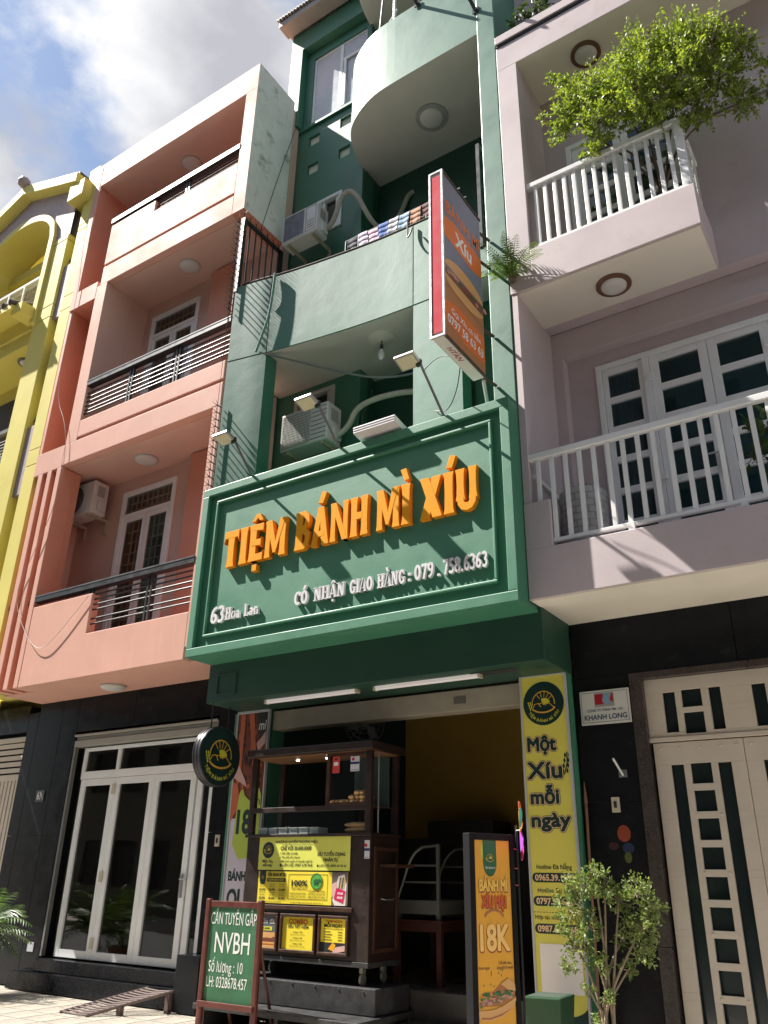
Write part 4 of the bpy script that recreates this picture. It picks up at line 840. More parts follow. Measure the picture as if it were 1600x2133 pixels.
# floodlights on arms
def floodlight(x, label, jy=6.6):
    t = thing('floodlight', (x, 7.1, 6.29), label, 'floodlight', 'floodlights on arms above the sign'); b0 = Vector((x, 7.02, 6.295)); j = Vector((x, jy, 6.67+(6.6-jy)*.4))
    MB().tube([b0, j], .016, 8).build('arm', IRON_T, t); MB().box(x-.03, x+.03, 6.99, 7.05, 6.291, 6.305).build('base_plate', IRON, t)
    c = j+Vector((-.13, -.07, .06)); ax = Vector((.13, 0, .0)); ay = Vector((0, .10, -.03)); az_ = ay.cross(ax).normalized()*-.02
    MB().obox(c, ax, ay, az_).build('housing', mat('grey_lamp_housing', (.30, .30, .29, 1), .35, metal=.6, var=.1), t, bevel=.008)
    nrm = az_.normalized(); nrm = nrm if nrm.z < 0 else -nrm
    MB().obox(c+nrm*.0215, ax*.82, ay*.8, nrm*.002).build('lens', mat('pale_yellow_lens', (.55, .52, .36, 1), .25, var=.05), t)
    MB().obox(j+Vector((-.02, -.01, .03)), (.03, 0, 0), (0, .02, 0), (0, 0, .04)).build('yoke', IRON, t)
floodlight(-6.79, 'floodlight on a thin arm at the left end of the big green sign', 6.64)
floodlight(-5.35, 'floodlight on a thin arm in front of the lower air conditioner', 6.56)
floodlight(-3.88, 'floodlight on a thin arm beside the red edged projecting sign', 6.50)
fs = thing('foam_sheet', (-4.7, 7.2, 6.3), 'white folded foam sheet lying on top of the big green sign', 'sheet')
for i in range(3): MB().obox((-4.75, 7.06-.004*i, 6.335+i*.03), (.30, 0, 0), (0, .20, -.035), (0, .003, .013)).build('fold', mat('white_foam', (.66, .63, .65, 1), .6, var=.06), fs, bevel=.01)
# ================================================================== PROJECTING LIGHTBOX
LB = thing('projecting_sign', (-3.38, 7.2, 6.59), 'red edged projecting light box sign showing a sandwich', 'sign')
lx0, lx1, ly0, ly1, lz0, lz1 = -3.455, -3.30, 6.0, 6.93, 6.59, 8.86
ALU = mat('scuffed_aluminium', (.55, .55, .56, 1), .38, metal=.7, var=.3, scale=20)
bx_ = MB(); bx_.box(lx0, lx1, ly0, ly1, lz0, lz1); bx_.build('light_box', mat('white_box_sheet', (.62, .60, .57, 1), .5, var=.06, stain=.15), LB)
fr = MB()
for x in (lx0, lx1):
    fr.box(x-.012, x+.012, ly0-.012, ly0+.012, lz0-.012, lz1+.012)
fr.box(lx0+.012, lx1-.012, ly0-.012, ly0+.012, lz1-.012, lz1+.012); fr.box(lx0+.012, lx1-.012, ly0-.012, ly0+.012, lz0-.012, lz0+.012)
fr.build('metal_trim', ALU, LB)
for z in (lz0, lz1): MB().box(lx1-.012, lx1+.014, ly0+.013, ly1, z-.013, z+.013).build('rust_trim', RUST, LB)
MB().box(lx0+.02, lx1-.02, ly0-.006, ly0-.001, lz0+.04, lz1-.06).build('red_panel', mat('red_vinyl', (.62, .03, .055, 1), .7, var=.05, scale=4, spec=.2), LB)
pr = Print((lx1+.002, ly0+.02, lz0+.02), (0, 1, 0), (0, 0, 1), (1, 0, 0)); w_, h_ = ly1-ly0-.03, lz1-lz0-.04
cgrey = flatmat('slate_grey', 120, 122, 140); corg = flatmat('orange', 226, 112, 34); cwht = flatmat('white', 235, 228, 225); cwood = flatmat('wood_tan', 178, 116, 70); cbread = flatmat('bread', 214, 160, 98); cbread2 = flatmat('bread_dark', 170, 104, 52); cgrn = flatmat('leaf_green', 42, 92, 48); cmeat = flatmat('meat', 128, 66, 52); cpink = flatmat('ham_pink', 206, 140, 120)
V = lambda f: h_*(1-f)
pr.rect(0, w_, 0, h_, cgrey, 1); pr.fill([(0, 0), (w_, 0), (w_, V(.62)), (w_*.5, V(.66)), (0, V(.58))], cwood, 2)
pr.text('BÁNH MÌ', .05, V(.235), .17, corg, 3, w=w_-.08, off=.02); pr.fill([(.0, V(.28)), (w_*.25, V(.255)), (w_, V(.27)), (w_, V(.40)), (w_*.7, V(.42)), (0, V(.40))], corg, 2); pr.text('Xíu', w_/2, V(.385), .19, cwht, 3, w=.4, off=.03, align='c')
pr.fill(arc(w_*.5, V(.58), w_*.5, 0, 180, 24, .17), cbread, 3); pr.fill(arc(w_*.5, V(.64), w_*.5, 180, 360, 24, .15), cbread, 3); pr.fill([(.02, V(.60)), (w_-.02, V(.58)), (w_-.02, V(.645)), (.02, V(.64))], cmeat, 4)
for i in range(14): pr.circle(.08+i*.066, V(.612)+random.uniform(-.03, .03), random.uniform(.03, .05), random.choice((cgrn, cpink, cmeat, cgrn)), 5+i % 3, 10, ry=random.uniform(.015, .035))
pr.line([(0, V(.70)), (w_, V(.72))], .02, cbread2, 4)
pr.fill([(0, V(.80)), (w_*.3, V(.77)), (w_, V(.78)), (w_, V(.94)), (w_*.5, V(.95)), (0, V(.91))], corg, 3); pr.text('Gọi Xíu có liền', w_*.52, V(.845), .075, cwht, 4, w=w_*.74, off=.012, align='c'); pr.text('0797 58 63 63', w_*.5, V(.915), .105, cwht, 4, w=w_*.9, off=.02, align='c')
pr.build('printed_face', LB)
pb = Print((lx0+.02, ly0+.12, lz0-.001), (0, 1, 0), (1, 0, 0), (0, 0, -1)); cred = flatmat('dull_red', 150, 40, 40); pb.text('HF', .22, .095, .05, cred, 1, off=.01, shear=.3); pb.text('HTAN', .1, .03, .055, cred, 1, w=.3, off=.015, shear=.3); pb.build('maker_lettering', LB)
PBK = mat('pale_bracket', (.5, .48, .45, 1), .5, var=.2)
for q in ([(-3.36, 6.93, 8.75), (-3.3, 7.19, 8.75)], [(-3.36, 6.93, 8.3), (-3.3, 7.19, 8.3)], [(-3.36, 6.93, 7.3), (-3.3, 7.19, 7.3)], [(-3.36, 6.9, 6.62), (-3.3, 7.19, 6.62)]): MB().tube(q, .02, 6).build('bracket', RUST, LB)
br = MB(); br.tube([(-3.34, 6.95, 6.58), (-3.45, 7.3, 6.35), (-3.6, 7.5, 6.2)], .02, 6); br.build('brace', mat('pale_bracket', (.5, .48, .45, 1), .5, var=.2), LB)
# ================================================================== AIR CONDITIONERS
ACW = mat('ac_white_enamel', (.60, .59, .56, 1), .4, var=.08, scale=4, stain=.25, stain_col=(.32, .29, .24, 1)); ACW2 = mat('ac_light_enamel', (.70, .70, .69, 1), .38, var=.06, scale=4, stain=.12, stain_col=(.4, .38, .34, 1))
HOSE = mat('hose_wrap', (.50, .47, .40, 1), .7, var=.15, scale=12, bump=.2); FANM = mat('fan_dark', (.05, .05, .06, 1), .5, var=.2)
def ac(x0, x1, y0, y1, z0, z1, label, m, style, hose, brk):
    t = thing('air_conditioner', ((x0+x1)/2, y1, z0), label, 'air conditioner', 'outdoor air conditioner units'); w_ = x1-x0; h_ = z1-z0
    MB().box(x0, x1, y0, y1, z0, z1).build('casing', m, t, bevel=.02, seg=3)
    xa = x0+w_*.64; cx_ = (x0+.03+xa)/2; cz = (z0+z1)/2
    if style == 'grid':
        MB().box(x0+.03, xa, y0-.004, y0-.001, z0+.04, z1-.04).build('fan_backing', mat('ac_taupe_mesh', (.24, .22, .185, 1), .6, var=.1), t)
        gr = MB()
        for i in range(13): z = z0+.05+(h_-.1)*i/12; gr.box(x0+.03, xa, y0-.012, y0-.005, z-.004, z+.004)
        for i in range(22): x = x0+.03+(xa-x0-.03)*i/21; gr.box(x-.0025, x+.0025, y0-.018, y0-.0125, z0+.05, z1-.05)
        gr.build('fan_grille', m, t)
        gr = MB()
        for i in range(8): z = z0+.06+(h_-.12)*i/7; gr.box(xa+.02, x1-.03, y0-.008, y0-.0005, z-.004, z+.004)
        gr.build('louvre', mat('ac_shadow_line', (.2, .19, .17, 1), .6), t)
    elif style == 'square':
        MB().box(x0+.02, xa, y0-.006, y0-.001, z0+.03, z1-.03).build('fan_backing', mat('ac_blue_mesh', (.16, .17, .21, 1), .5, var=.35, scale=9), t, bevel=.004)
        flat_frame(MB(), x0+.015, xa+.01, z0+.025, z1-.025, y0-.014, y0-.002, .014).build('fan_grille', m, t); b = MB()
        for i in range(4): b.box(xa+.06, x1-.06, y0-.005, y0-.0005, z0+.12+i*.05, z0+.128+i*.05)
        b.build('louvre', mat('ac_shadow_line', (.2, .19, .17, 1), .6), t); flat_frame(MB(), xa+.03, x1-.025, z0+.05, z1-.04, y0-.006, y0-.001, .008).build('front_panel', mat('ac_panel_line', (.35, .35, .35, 1), .5), t)
    else:
        R_ = h_*.44; MB().lathe([(R_, 0), (R_, .006)], (cx_, y0-.001, cz), (0, -1, 0), 36).build('fan_backing', FANM, t); b = MB()
        for k_ in range(6):
            r_ = R_*(k_+1)/6; pts = [(cx_+r_*math.cos(a*math.pi/16), y0-.014, cz+r_*math.sin(a*math.pi/16)) for a in range(33)]; b.tube(pts, .003, 4, cap=False)
        b.build('fan_grille', mat('ac_grey_mesh', (.25, .25, .25, 1), .5), t)
    b = MB(); b.box(x1+.0005, x1+.05, y0+.1, y1-.04, z0+.06, z0+.24); b.build('valve_cover', m, t, bevel=.015)
    b = MB(); b.box(x1+.0005, x1+.004, y0+.08, y1-.08, z1-.28, z1-.08); b.build('rating_label', mat('ac_label', (.34, .33, .31, 1), .5, var=.15, scale=30), t)
    for x in (x0+.1, x1-.12): MB().box(x, x+.04, y0+.02, brk, z0-.045, z0-.001).box(x, x+.04, brk-.04, brk, z0-.28, z0-.045).build('bracket', mat('stained_bracket', (.42, .36, .25, 1), .6, var=.25, scale=10), t)
    if hose: MB().tube(sm([(p[0], p[2]) for p in hose], 0) and hose, .042, 8).build('refrigerant_hose', HOSE, t, smooth=True)
    return t
def smooth3(p, n=3):
    p = [Vector(q) for q in p]
    for _ in range(n):
        q = [p[0]]
        for a, b in zip(p, p[1:]): q += [a*.75+b*.25, a*.25+b*.75]
        p = q+[p[-1]]
    return p
ac(-7.15, -6.28, 7.9, 8.23, 7.17, 7.8, 'old cream outdoor air conditioner on the first green balcony', ACW, 'grid', smooth3([(-6.26, 8.1, 7.28), (-6.05, 8.12, 7.4), (-5.95, 8.12, 7.65), (-5.65, 8.12, 7.72), (-5.2, 8.12, 7.68), (-4.9, 8.12, 7.6), (-4.6, 8.2, 7.6)]), A-.002)
ac(-7.46, -6.72, 7.9, 8.2, 11.25, 11.86, 'grey white air conditioner mounted high on the green tower wall', ACW2, 'square', smooth3([(-6.68, 8.12, 11.4), (-6.5, 8.1, 11.5), (-6.35, 8.05, 11.95), (-6.1, 8.1, 11.95), (-5.9, 8.3, 11.3), (-5.75, 8.6, 11.2), (-5.6, 8.75, 11.7), (-5.5, 8.8, 12.1), (-5.4, 8.83, 12.15)]), A-.002)
ac(-12.0, -11.22, 7.75, 8.06, 7.14, 7.74, 'cream air conditioner in the corner of the lowest coral balcony', ACW, 'round', None, YB-.002)
# ================================================================== drying rack with laundry
dr = thing('drying_rack', (-5.2, 7.95, 10.12), 'white wire drying rack behind the first green parapet', 'drying rack')
MB().tube([(-5.95, 7.71, 10.45), (-3.95, 7.71, 10.45)], .008, 6).build('top_wire', WHITE, dr); MB().tube([(-5.95, 7.9, 10.45), (-3.95, 7.9, 10.45)], .008, 6).build('top_wire', WHITE, dr)
for i in range(9): MB().tube([(-5.95+i*.24, 7.71, 9.0), (-5.95+i*.24, 7.71, 10.45), (-5.95+i*.24, 7.9, 10.45), (-5.95+i*.24, 7.9, 9.0)], .006, 5).build('upright', WHITE, dr)
names = ('black and white striped', 'pale lilac', 'lavender pink', 'bright blue', 'pale grey', 'light blue', 'tan brown', 'dark maroon', 'dusty rose', 'deep pink')
cols = ((60, 60, 68), (190, 175, 200), (205, 170, 190), (70, 100, 170), (180, 180, 190), (150, 175, 200), (180, 130, 105), (90, 45, 50), (170, 100, 110), (200, 90, 110))
for i, (nm, c) in enumerate(zip(names, cols)):
    x = -5.9+i*.19; b = MB(); n = 8
    for k_ in range(n):
        for j in range(5):
            def q(k2, j2): return (x+.17*k2/n+.012*j2*math.sin(i), 7.70+.012*math.sin(k2*.9+i)*(j2/5+.2), 10.47-.04*random.Random(i).random()-.46*j2/5)
            b.face([q(k_, j+1), q(k_+1, j+1), q(k_+1, j), q(k_, j)])
    o = b.build('hanging_garment', mat('cloth_%d' % i, srgb(*c), .85, var=.2, scale=12), None, smooth=True); so2 = o.modifiers.new('t', 'SOLIDIFY'); so2.thickness = .006
    tag(o, nm+' garment hanging on the drying rack behind the green parapet', 'garment', 'laundry on the drying rack')
# ================================================================== cables
CAB = mat('grey_cable', (.17, .19, .18, 1), .6, var=.15); CABW = mat('pale_cable', (.45, .40, .37, 1), .6); CABK = mat('black_cable', (.03, .03, .03, 1), .5)
def cable(pts, r, m, label, n=3): tag(MB().tube(smooth3(pts, n), r, 6).build('cable', m, smooth=True), label, 'cable', 'cables and wires on the house fronts')
cable([(-7.12, 7.26, 8.56), (-6.9, 7.42, 8.5), (-6.0, 7.75, 8.1), (-5.4, 7.9, 7.85), (-4.75, 7.95, 7.75), (-4.72, 7.69, 7.7)], .016, CAB, 'grey hose sagging across the first green balcony opening')
cable([(-6.97, 7.29, 10.0), (-6.98, 7.285, 9.6), (-7.01, 7.28, 9.2), (-7.12, 7.26, 8.8), (-7.18, 7.25, 8.59)], .02, mat('green_painted_pipe', (.13, .27, .21, 1), .5), 'green painted conduit running down the left of the green parapet')
cable([(-7.01, 7.30, 10.02), (-7.03, 7.28, 9.7), (-7.03, 7.30, 9.4)], .012, CABK, 'short black wire hanging over the left of the green parapet')
cable([(-4.69, 7.5, 10.04), (-4.69, 7.5, 9.8), (-4.67, 7.46, 9.68), (-4.60, 7.45, 9.76), (-4.62, 7.5, 9.88)], .012, CABK, 'black wire loop hanging over the middle of the green parapet')
cable([(-3.9, 6.62, 6.7), (-3.9, 6.6, 6.72), (-3.65, 6.5, 6.75), (-3.44, 6.4, 6.60)], .006, CABK, 'thin black wire from the right floodlight up to the projecting sign')
cable([(-4.3, 7.55, 6.8), (-4.0, 7.3, 6.55), (-3.65, 6.9, 6.5), (-3.44, 6.6, 6.60)], .006, CABK, 'thin black wire sagging from the green pier to the projecting sign')
cable([(-12.18, 7.17, 15.2), (-12.2, 7.16, 13), (-12.0, 7.17, 11.9), (-12.1, 7.17, 9.5), (-11.4, 7.16, 8.5), (-11.3, 7.17, 7.2), (-11.7, 7.16, 6.2), (-12.0, 7.17, 5.6), (-11.5, 7.16, 4.9), (-11.0, 7.16, 4.5), (-10.6, 7.16, 4.75), (-10.05, 7.17, 5.25)], .005, CABW, 'thin pale wire trailing down the left of the coral house', 4)
cable([(-7.71, 8.35, 14.9), (-7.71, 7.9, 12.9), (-7.71, 7.6, 11.4)], .005, CABK, 'thin black wire on the weathered side wall of the coral house')
cable([(-7.79, 7.185, 11.6), (-7.79, 7.185, 6.0)], .004, CABK, 'thin vertical black wire along the coral corner')
dp = tag(MB().tube([(-5.85, 8.40, 8.1), (-5.87, 8.40, 7.9), (-6.0, 8.38, 7.7), (-6.02, 8.38, 7.0)], .02, 6).build('drain_pipe', mat('dark_green_pipe', (.02, .06, .04, 1))), 'dark green drain pipe behind the lower air conditioner', 'pipe')
# ================================================================== LED tubes
TUBE = emit('white_led_diffuser', (.70, .66, .65, 1), .10)
for x0, x1, lb in ((-6.82, -5.42, 'left white tube light under the green shop beam'), (-5.2, -3.84, 'right white tube light under the green shop beam')):
    t = thing('tube_light', ((x0+x1)/2, 7.65, 3.48), lb, 'tube light', 'tube lights over the shop front')
    b = MB(); b.extr([(-.035, 0), (.035, 0), (.028, -.03), (.01, -.042), (-.01, -.042), (-.028, -.03)], (x0+.03, 7.65, 3.479), (0, 1, 0), (0, 0, 1), (1, 0, 0), x1-x0-.06); b.build('diffuser', TUBE, t)
    for x in (x0, x1-.03): MB().box(x, x+.03, 7.612, 7.688, 3.434, 3.479).build('end_cap', mat('ivory_plastic', (.55, .50, .38, 1)), t, bevel=.004)
# ================================================================== logo
NAVY = flatmat('deep_green', 12, 46, 44); LIME = flatmat('lime_yellow', 214, 208, 62); GOLD = flatmat('gold', 214, 168, 60); PALEP = flatmat('pale_pink', 232, 196, 150)
def logo(P, cx, cy, r, base=NAVY, l=2, txt=True):
    if base: P.circle(cx, cy, r, base, l)
    y0 = cy-.12*r
    P.line(arc(cx, y0+.12*r, .55*r, -8, 188, 30), .045*r, GOLD, l+1)
    for a in range(35, 150, 23): P.line([(cx+.27*r*math.cos(math.radians(a)), y0+.12*r+.27*r*math.sin(math.radians(a))), (cx+.53*r*math.cos(math.radians(a)), y0+.12*r+.53*r*math.sin(math.radians(a)))], .03*r, GOLD, l+1)
    P.fill([(cx-.02*r, y0+.04*r)]+arc(cx+.05*r, y0+.05*r, .3*r, 20, 120, 10), LIME, l+2)
    P.line([(cx-.55*r, y0-.12*r), (cx-.42*r, y0+.1*r), (cx-.25*r, y0+.13*r), (cx-.12*r, y0-.05*r)], .04*r, GOLD, l+3); P.line([(cx-.2*r, y0+.1*r), (cx-.02*r, y0+.16*r), (cx+.12*r, y0+.02*r)], .04*r, GOLD, l+3); P.line([(cx+.1*r, y0+.08*r), (cx+.3*r, y0+.1*r), (cx+.5*r, y0-.1*r)], .04*r, GOLD, l+3)
    P.line(arc(cx, y0+.0*r, .58*r, 195, 345, 20, .3*r), .07*r, GOLD, l+3)
    for i in range(4):
        for sgn in (-1, 1): P.circle(cx-.6*r+sgn*.05*r-.03*i*r, y0-.12*r+.1*r*i, .03*r, LIME, l+3, 8, ry=.055*r)
    if txt: P.arctext('TIỆM BÁNH MÌ XÍU', cx, cy, .86*r, 207, 333, .13*r, LIME, l+3)
# ================================================================== right banner
BN = thing('vertical_banner', (-3.31, 8.1, .45), 'tall yellow green banner with dark slogan on the right of the shop', 'banner')
bx0, bx1, bz0, bz1 = -3.57, -3.075, .3, 3.475
FRM = mat('banner_frame_grey', (.45, .46, .47, 1), .45, var=.1)
MB().box(bx0, bx1, 8.03, 8.057, bz0, bz1).build('panel', flatmat('banner_lime', 218, 208, 92), BN); flat_frame(MB(), bx0-.012, bx1+.012, bz0-.012, bz1+.012, 8.02, 8.058, .02).build('frame', FRM, BN)
pr = Print((bx0, 8.03, 0), (1, 0, 0), (0, 0, 1), (0, -1, 0)); bw = bx1-bx0; logo(pr, bw/2, 3.185, .225)
def outl_text(P, t, x, z, h, w, off=.02):
    P.bold(t, x, z, h, NAVY, 2, w=w, r=.021); P.bold(t, x, z, h, PALEP, 3, w=w, r=.016); P.bold(t, x, z, h, NAVY, 4, w=w, r=.0085)
outl_text(pr, 'Một', .20, 2.71, .13, .30); outl_text(pr, 'Xíu', .215, 2.44, .155, .36, .03); outl_text(pr, 'mỗi', .20, 2.20, .13, .29); outl_text(pr, 'ngày', .25, 1.985, .125, .40)
pr.line([(.38, 2.42), (.43, 2.48), (.46, 2.58), (.465, 2.68)], .012, NAVY, 2)
for i in range(4):
    for sg in (-1, 1): pr.circle(.435+.01*i+sg*.022, 2.5+.05*i, .011, NAVY, 2, 8, ry=.024)
for t_, z, s_, zz in (('Hotline Đà Nẵng', 1.60, '0965.39.1939', 1.50), ('Hotline Sài Gòn', 1.395, '0797.58.6363', 1.295)):
    pr.text(t_, bw/2, z, .04, NAVY, 2, w=.36, off=.01, align='c'); pr.fill(arc(.06, zz+.025, .042, 90, 270, 10)+arc(bw-.06, zz+.025, .042, -90, 90, 10), NAVY, 2); pr.text(s_, bw/2, zz, .052, PALEP, 3, w=.4, off=.03, align='c')
for i in range(16): pr.rect(.02+i*.03, .037+i*.03, 1.222, 1.227, NAVY, 2)
pr.text('Hợp tác nhượng quyền', bw/2, 1.165, .036, NAVY, 2, w=.44, off=.008, align='c'); pr.fill(arc(.06, 1.085, .042, 90, 270, 10)+arc(bw-.06, 1.085, .042, -90, 90, 10), NAVY, 2); pr.text('0987.678.968', bw/2, 1.06, .052, PALEP, 3, w=.4, off=.03, align='c')
pr.rect(.055, bw-.03, .56, .96, flatmat('white', 235, 228, 225), 2)
pr.fill([(.0, .31), (bw, .31), (bw, .5)]+arc(bw*.55, .5, bw*.45, 0, -170, 14, .12)+[(0, .55)], NAVY, 2); pr.build('printing', BN)
# ================================================================== left banner
BL = thing('vertical_banner', (-7.4, 8.12, .6), 'tall banner with a grilled meat picture left of the food cart', 'banner')
x0, x1, z0, z1 = -7.665, -7.135, .55, 3.465
MB().box(x0, x1, 8.08, 8.11, z0, z1).build('panel', flatmat('banner_white', 205, 198, 212), BL); flat_frame(MB(), x0-.012, x1+.012, z0-.012, z1+.012, 8.07, 8.112, .02).build('frame', FRM, BL)
pr = Print((x0, 8.08, 0), (1, 0, 0), (0, 0, 1), (0, -1, 0)); w_ = x1-x0
cm1 = flatmat('meat_brown', 120, 62, 42); cm2 = flatmat('meat_char', 62, 36, 30); cm3 = flatmat('meat_orange', 190, 100, 62); cpk = flatmat('hand_pink', 205, 165, 158)
pr.rect(.01, w_-.01, 2.15, z1-.02, cm1, 1)
for i in range(70):
    x, z = random.uniform(.04, w_-.05), random.uniform(2.3, z1-.06); pr.circle(x, z, random.uniform(.012, .035), random.choice((cm2, cm3, cm1, cm2)), 2+(i % 4), 8, ry=random.uniform(.02, .06))
pr.fill([(.06, z1-.03), (.14, z1-.03), (.13, 2.6), (.08, 2.55)], cm3, 7); pr.fill([(.2, z1-.03), (.29, z1-.03), (.36, 2.95), (.3, 2.85)], cm3, 7)
pr.fill([(.33, z1-.03), (w_-.02, z1-.03), (w_-.02, 3.2), (.4, 3.08)], flatmat('charcoal', 52, 50, 52), 8); pr.text('mì', .38, 3.22, .12, cwht, 9, w=.13, off=.01, shear=.2)
pr.fill([(.36, 3.05), (w_-.02, 3.22), (w_-.02, 3.05), (.4, 2.95)], cpk, 8); pr.fill([(.0, 2.9), (.05, 2.85), (.22, 2.6), (.25, 2.52), (.1, 2.6), (0, 2.65)], cpk, 8); pr.fill([(0, 2.6), (.1, 2.55), (.16, 2.3), (.0, 2.1)], cm3, 8)
pr.fill([(.14, 2.45), (.2, 2.5), (.23, 2.42), (.33, 2.35), (.40, 2.5), (.47, 2.5), (w_-.02, 2.4), (w_-.02, 1.7), (.2, 1.68), (.08, 1.85), (.1, 2.1)], flatmat('lime_green', 178, 196, 76), 9)
pr.text('chỉ', .38, 2.3, .11, NAVY, 10, w=.14); pr.text('18', .13, 1.98, .26, NAVY, 10, w=.24, off=.04); pr.text('K', .39, 1.9, .1, NAVY, 10, w=.07, off=.02)
for t_, z, h__, ww in (('BÁNH MÌ', 1.44, .1, .42), ('QUE', 1.14, .2, .42), ('PATÊ', .86, .18, .44)): pr.text(t_, .06, z, h__, NAVY, 3, w=ww, off=.035)
pr.build('printing', BL)
# ================================================================== round hanging sign
DS = thing('round_sign', (-7.47, 7.58, 3.19), 'round dark green blade sign hanging under the beam left of the cart', 'sign')
c = Vector((-7.5, 7.585, 2.845))
MB().lathe([(.35, -.055), (.355, -.05), (.355, .05), (.35, .055)], c, (1, 0, 0), 48).build('disc', mat('black_rim', (.03, .03, .035, 1), .3), DS, smooth=True)
for d in (-.07, -.02, .03): MB().lathe([(.3555, d), (.362, d+.004), (.362, d+.012), (.3555, d+.016)], c, (1, 0, 0), 48).build('rim_trim', mat('grey_trim', (.06, .06, .065, 1), .3), DS, smooth=True)
pr = Print(c+Vector((.0555, 0, 0)), (0, 1, 0), (0, 0, 1), (1, 0, 0)); logo(pr, 0, 0, .34); pr.build('printing', DS)
for y in (7.43, 7.73): MB().tube([(-7.5, y, 3.14), (-7.5, y, 3.48)], .009, 6).build('hanging_rod', IRON, DS)
# ================================================================== plaque, switches, plates
PQ = thing('company_plaque', (-2.72, 8.19, 2.95), 'white company plaque with red and blue emblem on black granite', 'plaque')
MB().box(-2.98, -2.465, 8.175, 8.198, 2.95, 3.29).build('plate', mat('plaque_white', (.60, .60, .56, 1), .35, var=.04), PQ, bevel=.003)
pr = Print((-2.98, 8.175, 2.95), (1, 0, 0), (0, 0, 1), (0, -1, 0)); nv = flatmat('plaque_navy', 38, 56, 100); rd = flatmat('plaque_red', 160, 26, 40); lbm = flatmat('plaque_blue', 120, 160, 190)
for a in ((.015, .5, .02, .024), (.015, .5, .318, .322), (.015, .019, .024, .318), (.496, .5, .024, .318)): pr.rect(*a, nv, 1)
pr.rect(.155, .36, .17, .31, flatmat('plaque_grey', 150, 150, 150), 1); pr.fill([(.16, .195), (.255, .195), (.235, .225), (.25, .30), (.16, .30)], rd, 2); pr.fill([(.262, .30), (.32, .30), (.30, .235), (.325, .195), (.275, .195), (.245, .23)], lbm, 2); pr.fill([(.335, .30), (.352, .30), (.352, .205), (.315, .235)], rd, 2)
pr.text('CÔNG TY TNHH TM - XD', .257, .125, .026, nv, 2, w=.37, off=.01, align='c'); pr.text('KHANH LONG', .257, .045, .05, nv, 2, w=.44, off=.02, align='c'); pr.build('lettering', PQ)
IV = mat('ivory_plastic', (.55, .50, .38, 1))
for x, z, lb in ((-2.71, 2.18, 'ivory doorbell switch on granite under the white plaque'), (-7.95, 1.9, 'ivory switch on the dark pillar right of the glass doors')):
    t = thing('wall_switch', (x, 8.19, z-.07), lb, 'switch', 'ivory wall switches'); MB().box(x-.04, x+.04, 8.18, 8.199, z-.07, z+.07).build('plate', IV, t, bevel=.004); MB().box(x-.013, x+.013, 8.172, 8.18, z-.03, z+.03).build('button', mat('dark_button', (.06, .03, .03, 1), .3), t)
t = thing('house_number', (-11.82, 8.19, 2.5), 'small dark number plate on the granite pillar left of the glass doors', 'number plate')
MB().box(-11.92, -11.72, 8.185, 8.198, 2.49, 2.66).build('plate', mat('dark_plate', (.05, .05, .055, 1), .3), t); pr = Print((-11.92, 8.185, 2.49), (1, 0, 0), (0, 0, 1), (0, -1, 0)); pr.text('61', .03, .035, .11, cwht, 2, w=.09, off=.02); pr.line([(.12, .13), (.185, .03)], .012, cwht, 2); pr.build('digits', t)
t = tag(MB().box(-11.49, -11.35, 8.19, 8.198, .46, .58).build('meter_plate', mat('pale_plate', (.45, .46, .5, 1), .4, var=.15, scale=30)), 'small pale notice plate low on the granite left of the doors', 'plate')
hk = thing('flag_holder', (-2.62, 8.19, 2.45), 'short metal flag holder on black granite above the doorbell', 'bracket'); MB().box(-2.65, -2.57, 8.19, 8.199, 2.43, 2.5).build('plate', STEEL, hk); MB().tube([(-2.61, 8.19, 2.45), (-2.66, 8.08, 2.6)], .013, 8).build('socket', STEEL, hk)
t = thing('flower_sticker', (-2.62, 8.19, 1.7), 'faded orange and blue flower decal on black granite below the doorbell', 'sticker')
pr = Print((-2.75, 8.198, 1.6), (1, 0, 0), (0, 0, 1), (0, -1, 0)); pr.circle(.09, .32, .065, flatmat('decal_orange', 140, 62, 36), 1, 20, ry=.075); pr.circle(.12, .19, .055, flatmat('decal_blue', 30, 44, 76), 1, 16, ry=.05); pr.circle(.11, .11, .035, flatmat('decal_green', 74, 86, 36), 2, 14, ry=.05); pr.circle(-.02, .21, .05, flatmat('decal_red', 54, 24, 28), 1, 16, ry=.035); pr.build('petals', t)
t = tag(MB().tube([(-2.98, 8.0, 0.02), (-2.995, 8.15, 2.2)], .014, 8).tube([(-2.995, 8.15, 2.2), (-3.0, 8.16, 2.4)], .02, 8, r2=.004).build('wooden_pole', mat('pole_wood', (.22, .11, .06, 1), .6, var=.25, scale=15)), 'thin brown wooden pole leaning in the corner right of the yellow banner', 'pole')
# ================================================================== STREET FURNITURE OF THE SHOP
WOOD = mat('dark_cart_wood', (.024, .0115, .009, 1), .42, var=.35, scale=9, bump=.06, bscale=70); WOOD2 = mat('warm_cart_wood', (.055, .023, .013, 1), .42, var=.3, scale=10)
REDW = mat('red_brown_wood', (.10, .022, .014, 1), .4, var=.3, scale=10, bump=.05); BLK = mat('black_sheet_metal', (.028, .028, .029, 1), .5, var=.5, scale=7, bump=.1, stain=.3, stain_col=(.1, .098, .095, 1))
